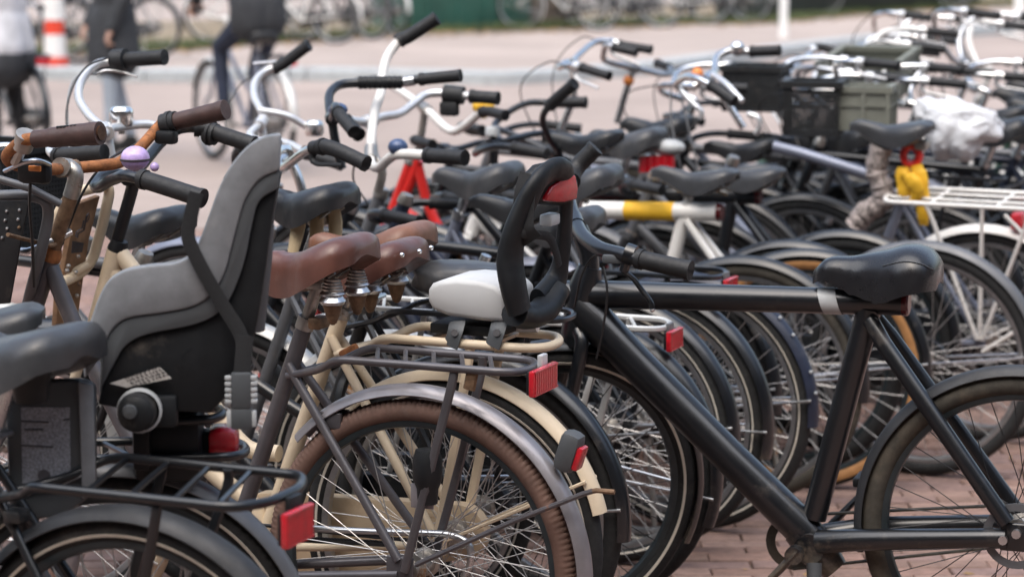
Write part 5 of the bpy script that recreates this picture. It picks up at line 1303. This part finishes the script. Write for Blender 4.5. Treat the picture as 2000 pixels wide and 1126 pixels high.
bs = [(992, 606, .09), (1040, 622, .04), (1090, 598, -.06), (1108, 560, -.09), (1104, 590, -.085), (1082, 622, -.05), (1030, 640, .04), (990, 630, .09)]
MB().tube(cr(b.trs([(1005, 612, .095), (1030, 618, .05), (1062, 604, -.02), (1084, 566, -.085)]), 5), .033, 14, flat=.8).build('seat_basin', K['dark_plastic'], c2, 50)
ol = [(834, 588), (834, 566), (842, 554), (858, 548), (890, 545), (935, 549), (966, 558), (985, 574), (990, 630), (940, 627), (872, 617), (842, 605)]
P = [b.tr(u, v, .085) for u, v in ol]; MB().plate(P, (0, -.165, 0)).build('seat_pad', K['cushion'], c2, 50, .011)
MB().box(b.tr(930, 636, .0), (.16, .12, .022), bev=.004).build('mount_plate', K['dark_plastic'], c2)
MB().tube(b.trs([(884, 640, -.05), (1050, 640, -.03)]), .009, 8).build('mount_rail', K['steel'], c2)
for u in (886, 968):
    pl_ = MB(); P = cr(b.trs([(u+8, 628, .075), (u+3, 648, .092), (u-6, 676, .094)]), 4); pl_.tube(P, .0195, 10, flat=.18, up=(0, 1, 0)); pl_.build('mount_clip', K['mid_plastic'], c2, 40)
    q = b.tr(u+3, 649, .098); MB().tube([q, q+Vector((0, .004, 0))], .0075, 10).build('clip_bolt', K['steel'], c2)
ribbon(c2, b, [(1036, 340, .095), (1026, 375, .105), (1022, 420, .11), (1024, 450, .112), (1040, 470, .10)], .024, 'web', th=.10)
ribbon(c2, b, [(1012, 455, .12), (1035, 458, .1), (1070, 462, .02), (1085, 490, -.02), (1092, 520, -.04)], .010, 'web', th=.25)
MB().box(b.tr(1074, 428, -.03), (.03, .05, .025), bev=.006).build('buckle', K['light_plastic'], c2)
# flat wire carrier and dark bag behind the pad
b = Bike  # placeholder name guard
# ------------------------------------------------------------------ crates, bags
def crate(name, label, px, z, size, yaw, m, holes=False, group=None, tiltx=0, tilty=0):
    p = on_z(px[0], px[1], z); o = empty(name, None, p); o.rotation_euler = (R_(tiltx), R_(tilty), R_(yaw)); o['label'] = label; o['category'] = 'crate'
    if group: o['group'] = group
    X, Y, Z = size; t = .006
    for (cx, cy, sx, sy) in ((0, -Y/2, X, t), (0, Y/2, X, t), (-X/2, 0, t, Y-t*2), (X/2, 0, t, Y-t*2)):
        mb = MB(); along = sx > sy; Lh = sx if along else sy
        if not holes: mb.box((cx, cy, Z/2), (sx, sy, Z-.002))
        nb = int(Lh/.0125) if holes else max(2, int(Lh/.13))
        for k in range(nb+1):
            f = -Lh/2+Lh*k/nb; w_ = .0065 if holes else .012; e = .0 if holes else .006
            sg = (-1 if cy < 0 else 1) if along else (-1 if cx < 0 else 1)
            if along: mb.box((f, cy+sg*e, Z/2), (w_, t*1.3, Z-.01))
            else: mb.box((cx+sg*e, f, Z/2), (t*1.3, w_, Z-.01))
        if holes:
            for k in range(int(Z/.0125)+1):
                zz = .004+k*.0125
                if zz < Z: mb.box((cx, cy, zz), (sx if along else t, sy if not along else t, .006))
        mb.build('side_panel', K[m], o)
    rim = MB()
    for (cx, cy, sx, sy) in ((0, -Y/2, X+.03, .022), (0, Y/2, X+.03, .022), (-X/2, 0, .022, Y-.022), (X/2, 0, .022, Y-.022)):
        rim.box((cx, cy, Z+.004), (sx, sy, .022)); 
        if not holes: rim.box((cx, cy, Z-.05), (sx-.004, sy-.004, .008))
    rim.build('rim', K[m], o); MB().box((0, 0, .004), (X-.014, Y-.014, .006)).build('base_panel', K[m], o); return o
crate('crate', 'grey green plastic crate, the larger and higher one behind chrome handlebars', (1700, 178), 1.0, (.30, .25, .13), -30, 'crate_green', tiltx=12)
crate('crate', 'grey green plastic crate, the lower one nearer the black saddle', (1692, 252), .95, (.165, .18, .135), -16, 'crate_green')
crate('crate', 'black lattice basket behind the chrome brake levers', (1476, 215), .97, (.20, .20, .15), -18, 'crate_black', True)
crate('crate', 'black lattice crate standing left of the green crates', (1590, 262), .93, (.18, .2, .17), -14, 'crate_black', True)
crate('crate', 'black lattice crate on the front carrier at the left edge', (-20, 480), .80, (.34, .30, .26), -28, 'crate_black', True)
# front carrier loop and riveted plate at the left edge (part of the mauve bicycle)
b = br
MB().tube(fillet(b.trs([(-60, 384, .08), (62, 381, .08), (92, 392, .07), (96, 420, .05), (78, 500, .05), (62, 560, .03), (52, 600, .0)]), .03, 5), .0125, 12).build('front_rack', K['grey_paint'], b.root)
P = b.trs([(-70, 392, .10), (56, 392, .10), (40, 470, .10), (18, 592, .10), (-70, 600, .10)]); MB().plate(P, (0, -.006, 0)).build('rack_plate', K['dirty_black'], b.root, 30, .001)
for (u, v) in ((13, 412), (38, 410), (10, 430), (35, 428), (4, 464), (14, 446), (37, 444)):
    MB().ball(b.tr(u, v, .102), .0038, 8).build('rivet', K['rusty_stem' if u == 37 else 'steel'], b.root)
MB().tube(b.trs([(-40, 338, .14), (60, 368, .10), (118, 398, .06)]), .0085, 10).build('rack_rail', K['grey_paint'], b.root)
traced_tube(b, 'rack_rail', [(38, 490, .04), (66, 487, .04), (140, 452, -.02)], .0075, 'steel', 8, 3)
# white plastic cover
bg_ = MB(); brn = random.Random(11)
from mathutils import noise as mnoise
p0 = on_z(1866, 254, .95)
bm = bmesh.new(); bmesh.ops.create_icosphere(bm, subdivisions=5, radius=1)
for q in bm.verts:
    d = q.co.copy(); s = Vector((.145 if d.z > 0 else .098, .11, .098)); 
    f = 1+.22*mnoise.noise(d*2.0+Vector((3, 1, 0)))+.12*abs(mnoise.noise(d*5))+.05*abs(mnoise.noise(d*12))
    c = Vector((d.x*s.x, d.y*s.y, (abs(d.z)**.7)*math.copysign(1, d.z)*s.z))*f
    q.co = c
me = bpy.data.meshes.new('white_cover'); bm.to_mesh(me); bm.free(); me.polygons.foreach_set('use_smooth', [True]*len(me.polygons)); me.materials.append(K['bag_white'])
o = link('white_cover', me); o.location = p0; o.rotation_euler = (0, .25, -.3); tag(o, 'crumpled white plastic cover pulled over a saddle', 'plastic bag')
# dark bag lying behind the white pad
p0 = on_z(905, 545, .86); bm = bmesh.new(); bmesh.ops.create_icosphere(bm, subdivisions=4, radius=1)
for q in bm.verts:
    d = q.co.copy(); f = 1+.10*mnoise.noise(d*2.5)
    q.co = Vector((math.copysign(abs(d.x)**.6, d.x)*.115, math.copysign(abs(d.y)**.7, d.y)*.07, math.copysign(abs(d.z)**.7, d.z)*.04))*f
me = bpy.data.meshes.new('dark_bag'); bm.to_mesh(me); bm.free(); me.polygons.foreach_set('use_smooth', [True]*len(me.polygons)); me.materials.append(K['saddle_grey'])
o = link('dark_bag', me); o.location = p0; o.rotation_euler = (0, 0, -.4); tag(o, 'flat dark grey bag on the rack behind the white seat pad', 'bag')
# ------------------------------------------------------------------ people
SKIN = mat('skin', (.46, .28, .21), .5, 0, .08, 20); HAIR = mat('hair', (.035, .022, .015), .55, 0, .3, 60)
CL = {}
def cloth(n_, c): 
    return mat('cloth_'+n_, c, .85, 0, .2, 9, bump=.5, bs=60)
def remesh(name, caps, m, parent, vox=.010, smooth=6):
    bm = bmesh.new()
    for c in caps:
        a, b_, r1, r2 = Vector(c[0]), Vector(c[1]), c[2], c[3]; sq = c[4] if len(c) > 4 else 1
        d = b_-a; L = max(d.length, 1e-5); rot = d.to_track_quat('Z', 'Y') if L > 1e-4 else Matrix.Identity(3).to_quaternion()
        n = 14; rings = []
        prof = [(r1*math.sin(t), -r1*math.cos(t)) for t in [math.pi/2*k/5 for k in range(1, 6)]]+[(r2*math.cos(t), L+r2*math.sin(t)) for t in [math.pi/2*k/5 for k in range(0, 5)]]
        for r, h in prof:
            ring = []
            for k in range(n):
                t = 2*math.pi*k/n; ring.append(bm.verts.new(a+rot @ Vector((r*math.cos(t)*1, r*math.sin(t)*sq, h))))
            rings.append(ring)
        p0 = bm.verts.new(a+rot @ Vector((0, 0, -r1))); p1 = bm.verts.new(a+rot @ Vector((0, 0, L+r2)))
        for i in range(len(rings)-1):
            for k in range(n): bm.faces.new((rings[i][k], rings[i][(k+1) % n], rings[i+1][(k+1) % n], rings[i+1][k]))
        for k in range(n): bm.faces.new((p0, rings[0][(k+1) % n], rings[0][k])); bm.faces.new((p1, rings[-1][k], rings[-1][(k+1) % n]))
    bmesh.ops.recalc_face_normals(bm, faces=bm.faces[:])
    me = bpy.data.meshes.new(name+'_src'); bm.to_mesh(me); bm.free()
    o = bpy.data.objects.new(name, me); COL.objects.link(o)
    md = o.modifiers.new('r', 'REMESH'); md.mode = 'VOXEL'; md.voxel_size = vox
    if smooth: s_ = o.modifiers.new('s', 'SMOOTH'); s_.iterations = smooth; s_.factor = .5
    dg = bpy.context.evaluated_depsgraph_get(); me2 = bpy.data.meshes.new_from_object(o.evaluated_get(dg)); me2.name = name
    o.modifiers.clear(); o.data = me2; bpy.data.meshes.remove(me)
    me2.polygons.foreach_set('use_smooth', [True]*len(me2.polygons)); me2.materials.clear(); me2.materials.append(m)
    o.parent = parent; return o
def hand_caps(wr, d, side, curl=.5):
    """palm + five fingers; d = direction of the hand, side=+1 left"""
    d = Vector(d).normalized(); up = Vector((0, 0, 1)); lat = d.cross(up); lat = lat.normalized() if lat.length > .1 else Vector((0, 1, 0)); pn = lat.cross(d)
    caps = [(wr, Vector(wr)+d*.03, .024, .026, 1), (Vector(wr)+d*.03+lat*.018, Vector(wr)+d*.085+lat*.022, .015, .014), (Vector(wr)+d*.03-lat*.018, Vector(wr)+d*.08-lat*.024, .015, .013), (Vector(wr)+d*.04, Vector(wr)+d*.085, .016, .014)]
    for k, (o, ln) in enumerate(((-.030, .060), (-.011, .076), (.009, .082), (.028, .072))):
        p = Vector(wr)+d*.088+lat*o; a = p+(d*math.cos(curl*.6)-pn*math.sin(curl*.6))*ln*.5; e = a+(d*math.cos(curl*2)-pn*math.sin(curl*2))*ln*.5
        caps += [(p, a, .0095, .0088), (a, e, .0088, .0078)]
    p = Vector(wr)+d*.03+lat*.03; a = p+(d*.6+lat*.7-pn*.2).normalized()*.04; caps += [(p, a, .012, .0105), (a, a+(d*.9+lat*.2-pn*.4).normalized()*.032, .0105, .009)]
    return caps
def person(label, pos, face, J, cloth_m, group=None, long_coat=0, hem=False, hair_len=.0):
    o = empty('person', None, (pos.x, pos.y, pos.z)); o.rotation_euler = (0, 0, face); tag(o, label, 'person', group)
    V = {k: Vector(v) for k, v in J.items()}
    hips = (V['hipL']+V['hipR'])/2; nk = V['neck']; hd = V['head']; fw = V.get('fw', Vector((1, 0, 0))).normalized()
    body = [(nk-Vector((0, 0, .06)), hd-Vector((0, 0, .06)), .056, .05), (hd+Vector((0, 0, .02)), hd+Vector((-.01, 0, .03)), .098, .098, .86), (hd+fw*.02+Vector((0, 0, -.075)), hd+fw*.035+Vector((0, 0, -.06)), .055, .055),
            (hd+fw*.095+Vector((0, 0, -.005)), hd+fw*.118+Vector((0, 0, -.03)), .012, .016), (hd+fw*.088+Vector((-.0, .0, -.065)), hd+fw*.09+Vector((0, .0, -.062)), .02, .02)]
    for s_ in (-1, 1):
        body += [(hd+Vector((-.005, s_*.082, -.01)), hd+Vector((-.012, s_*.092, .015)), .014, .016), (hd+fw*.08+Vector((0, s_*.034, .018)), hd+fw*.082+Vector((0, s_*.034, .018)), .015, .015)]
    tr = [(hips+Vector((0, .05, .02)), V['chest']+Vector((0, .06, 0)), .11, .115), (hips+Vector((0, -.05, .02)), V['chest']+Vector((0, -.06, 0)), .11, .115), (V['shL'], V['shR'], .062, .062), (V['chest'], nk, .10, .06)]
    body += [(a, b_, r*.9, r2*.9) for a, b_, r, r2, *_ in tr]
    arms = []; legs = []; shoes = []
    for s_ in 'LR':
        arms += [(V['sh'+s_], V['el'+s_], .055, .043), (V['el'+s_], V['wr'+s_], .043, .031)]
        legs += [(V['hip'+s_], V['kn'+s_], .088, .06), (V['kn'+s_], V['an'+s_]+Vector((0, 0, .03)), .058, .042)]
        t = V['toe'+s_]; a = V['an'+s_]; dd = (t-a); dd.z = 0; dd.normalize()
        shoes.append([(a-dd*.03+Vector((0, 0, -.04)), t+Vector((0, 0, .0)), .042, .036), (a+Vector((0, 0, .0)), a+Vector((0, 0, -.03)), .046, .044)])
        body += [(x, y, r*.78, q*.78) for x, y, r, q, *_ in arms[-2:]+legs[-2:]]
        body += hand_caps(V['wr'+s_], V['wr'+s_]-V['el'+s_], 1, 1.0)
    remesh('body', body, SKIN, o, .008, 3)
    remesh('trousers', legs+[(V['hipL'], V['hipR'], .10, .10), (hips, hips+Vector((0, 0, .08)), .12, .115)], cloth_m[1], o, .012)
    jk = tr+arms
    if long_coat:
        for s_ in (-1, 1): jk += [(hips+Vector((0, s_*.06, .05)), hips+Vector((0, s_*.08, -long_coat)), .13, .15)]
        jk += [(hips+Vector((.02, 0, 0)), hips+Vector((.02, 0, -long_coat)), .14, .15)]
    else: jk += [(hips+Vector((0, s_*.05, 0)), hips+Vector((0, s_*.05, .1)), .125, .12) for s_ in (-1, 1)]
    remesh('jacket', [(a, b_, r*1.12+.008, q*1.12+.008) for a, b_, r, q, *_ in jk], cloth_m[0], o, .012)
    if hem: remesh('jacket_hem', [(hips+Vector((0, s_*.08, -.16)), hips+Vector((0, s_*.09, -.20)), .175, .175) for s_ in (-1, 1)]+[(hips+Vector((.02, 0, -.16)), hips+Vector((.02, 0, -.20)), .18, .18)], CHAR, o, .012)
    for s in shoes: remesh('shoe', s, cloth_m[2], o, .012, 3)
    remesh('hair', [(hd+Vector((-.025, 0, .045))-fw*.01, hd+Vector((-.02, 0, .04)), .104, .104), (hd-fw*.05+Vector((0, 0, -.02)), hd-fw*.05+Vector((0, 0, -.05-hair_len)), .07, .05)], HAIR, o, .012)
    return o
STAND = dict(hipL=(0, .09, .92), hipR=(0, -.09, .92), knL=(.05, .10, .50), knR=(-.02, -.10, .50), anL=(.06, .10, .09), anR=(-.12, -.10, .10), toeL=(.20, .11, .04), toeR=(.02, -.11, .04), chest=(.0, 0, 1.26), neck=(0, 0, 1.48), head=(.02, 0, 1.64),
             shL=(0, .19, 1.41), shR=(0, -.19, 1.41), elL=(-.04, .24, 1.13), elR=(.02, -.24, 1.13), wrL=(.06, .24, .90), wrR=(.14, -.23, .92))
BLACK = cloth('black', (.012, .013, .016)); NAVY = cloth('navy', (.022, .030, .055)); GREYW = cloth('pale_grey', (.56, .57, .60)); JEANS = cloth('jeans', (.33, .38, .44)); CHAR = cloth('charcoal', (.03, .033, .038)); SHOE = cloth('shoe', (.02, .02, .02))
p = on_z(228, 300, 0); person('person in dark coat and pale jeans walking behind the bicycles', p, R_(200), STAND, (CHAR, JEANS, SHOE), long_coat=.22)
p = on_z(15, 335, 0); J = dict(STAND); J.update(elL=(.12, .24, 1.15), wrL=(.36, .22, 1.02), elR=(.12, -.24, 1.15), wrR=(.36, -.22, 1.02))
pl_ = person('person in puffy pale grey jacket and black trousers at the top left corner', p, R_(165), J, (GREYW, BLACK, SHOE), long_coat=.10, hem=True)
# cyclist: a bicycle of its own and a rider on it
cyb = Bike('bicycle', 'city bicycle ridden by the cyclist in navy trousers', (535, 236), yaw=62, lod=1, group=None)
cyb.quick('lady', 'bluegrey', 'dutch', 'white', 'wide', 'saddle_black', .93, guard='silver', head=True, rim='rim')
W = cyb.M
RIDE = dict(hipL=(.25, .09, .99), hipR=(.25, -.09, .99), knL=(.64, .12, .80), knR=(.58, -.11, .62), anL=(.56, .13, .40), anR=(.36, -.13, .24), toeL=(.68, .13, .33), toeR=(.50, -.13, .17), chest=(.34, 0, 1.32), neck=(.42, 0, 1.54), head=(.46, 0, 1.70),
            shL=(.40, .19, 1.46), shR=(.40, -.19, 1.46), elL=(.56, .27, 1.24), elR=(.56, -.27, 1.24), wrL=(.66, .275, 1.12), wrR=(.66, -.275, 1.12))
o = person('cyclist in navy trousers and dark jacket riding along the street', Vector(cyb.root.location), cyb.root.rotation_euler.z, RIDE, (CHAR, NAVY, SHOE), hair_len=.06)
# bicycle wheeled by the person on the left
pb = Bike('bicycle', 'dark bicycle standing beside the person in the pale grey jacket', (62, 232), yaw=62, lod=1, group=None)
pb.quick('gent', 'black_paint', 'dutch', 'chrome', 'wide', 'saddle_black', .95)
# ------------------------------------------------------------------ street furniture and quay
RED_W = mat('signal_red', (.66, .055, .025), .45, 0, .1); WHITE_P = mat('white_paint', (.72, .72, .70), .5, 0, .08, 6, dirt=.15)
p = on_z(108, 130, .115); bo = empty('bollard', None, p); tag(bo, 'red and white striped bollard beside the kerb', 'bollard')
r = .11; z = 0; seq = [(.10, 'r', 1.25), (.24, 'w', 1.0), (.15, 'r', .93), (.24, 'w', 1), (.15, 'r', .95), (.2, 'w', 1), (.14, 'r', .95), (.1, 'w', .9)]
for h, c, k in seq:
    MB().lathe([(.001, z), (r*k, z), (r*k, z+h-.004), (.001, z+h-.004)], 24, (0, 0, 0), 'z').build('red_band' if c == 'r' else 'white_band', RED_W if c == 'r' else WHITE_P, bo, 40); z += h
p = on_z(1530, 74, .115); po = MB().lathe([(.06, 0), (.055, .05), (.052, 2.6), (.03, 2.64), (.001, 2.65)], 20, (0, 0, 0), 'z').build('white_post', WHITE_P, None, 40); po.location = p; tag(po, 'plain white post standing on the raised path', 'post')
p = on_z(1990, 62, .115); po = MB().lathe([(.075, 0), (.07, .05), (.07, 1.5), (.04, 1.54), (.001, 1.55)], 20, (0, 0, 0), 'z').build('white_post', WHITE_P, None, 40); po.location = p; tag(po, 'thick white post at the top right edge', 'post')
GREENB = mat('green_container', (.022, .085, .065), .5, 0, .25, 1.5, dirt=.15, dirtcol=(.10, .13, .10))
a, c = on_z(806, 62, .12), on_z(1036, 56, .12); d = (c-a); L = d.length; ang = math.atan2(d.y, d.x)
go = empty('container', None, (a+c)/2); go.rotation_euler = (0, 0, ang); tag(go, 'dark green steel container standing on the grass verge', 'container')
MB().box((0, .65, .72), (L, 1.3, 1.36), bev=.02).build('container_body', GREENB, go)
MB().box((0, .65, 1.45), (L+.06, 1.36, .08), bev=.02).build('lid', GREENB, go)
for k in range(4): MB().box((-L*.36+L*.24*k, -.018, .72), (.05, .03, 1.3)).build('rib', GREENB, go)
wp = MB().box((-L*.22, -.012, 1.0), (.5, .012, .42)); wp.build('notice_plate', WHITE_P, go)
PLANT = mat('planter', (.11, .085, .065), .8, 0, .3, 5)
a, c = on_z(1040, 54, .12), on_z(1128, 50, .12); d = c-a; L = d.length
pt = empty('planter_box', None, (a+c)/2); pt.rotation_euler = (0, 0, math.atan2(d.y, d.x)); tag(pt, 'dark brown wooden planter beside the green container', 'planter')
for k in range(5): MB().box((0, .4, .10+k*.19), (L, .8, .18), bev=.01).build('plank', PLANT, pt)
HULL = mat('hull', (.02, .03, .03), .4, 0, .2, 2)
a, c = on_z(1490, 38, .12), on_z(1880, 14, .12); d = c-a; L = d.length
bt = empty('moored_boat', None, (a+c)/2+Vector((0, 1.2, 0))); bt.rotation_euler = (0, 0, math.atan2(d.y, d.x)); tag(bt, 'long dark green boat moored beyond the verge', 'boat')
secs = []
for i in range(13):
    t = -1+2*i/12; wd_ = 1.0*(1-abs(t)**3*.85); secs.append([(t*L/2*1.3, -wd_, .9+.25*t*t), (t*L/2*1.3, wd_, .9+.25*t*t), (t*L/2*1.3, wd_*.6, -.1), (t*L/2*1.3, -wd_*.6, -.1)])
MB().loft(secs).build('hull', HULL, bt); MB().box((0, 0, 1.25), (L*.6, 1.3, .6), bev=.05).build('cabin', WHITE_P, bt)
for k in range(4): MB().box((-L*.22+L*.147*k, -.662, 1.3), (.5, .02, .3)).build('window', HULL, bt)
# bicycles parked along the verge
def bgbike(label, hub, yaw, col, guard, z0=.115):
    pos = on_z(hub[0], hub[1], .345+z0); b_ = Bike('bicycle', label, None, yaw=yaw, lod=2, group='bicycles parked on the far verge', pos=pos)
    b_.quick('lady' if random.random() < .5 else 'gent', col, random.choice(['dutch', 'omafiets', 'riser']), 'chrome', 'wide', 'saddle_black', .97, guard=guard, rim='rim', rack=random.choice(['black_paint', 'silver']), levers=None)
    b_.root.location.z = z0; return b_
for args in (('pale bicycle at the left end of the verge, next to the cyclist', (585, 28), -10, 'silver', 'silver'), ('white bicycle in the leaning cluster left of the green container', (655, 32), 20, 'white', 'white'), ('dark bicycle in the leaning cluster left of the green container', (725, 25), 35, 'black_paint', 'black_paint'),
             ('grey bicycle touching the left side of the green container', (775, 20), 60, 'grey_paint', 'silver'), ('bicycle with pale wheels beside the brown planter', (1168, 12), 15, 'silver', 'silver'), ('bicycle with grey wheels, second right of the brown planter', (1290, 8), 12, 'grey_paint', 'silver'),
             ('bicycle with white mudguards left of the white post', (1385, 2), 10, 'white', 'white'), ('dark bicycle right behind the white post', (1465, 0), 14, 'black_paint', 'silver'), ('bicycle with pale blue wheels right of the white post', (1705, -18), 60, 'bluegrey', 'bluegrey'),
             ('green bicycle leaning by the moored boat', (1610, -12), 12, 'green', 'silver'), ('dark bicycle by the planter, half hidden behind pale wheels', (1225, 3), 20, 'black_paint', 'black_paint'), ('navy bicycle at the far right of the verge', (1865, -22), 10, 'navy', 'bluegrey'), ('dark bicycle between bollard and walking person', (150, 62), 30, 'black_paint', 'black_paint'), ('grey bicycle behind the walking person', (300, 55), 20, 'grey_paint', 'black_paint')):
    bgbike(*args)
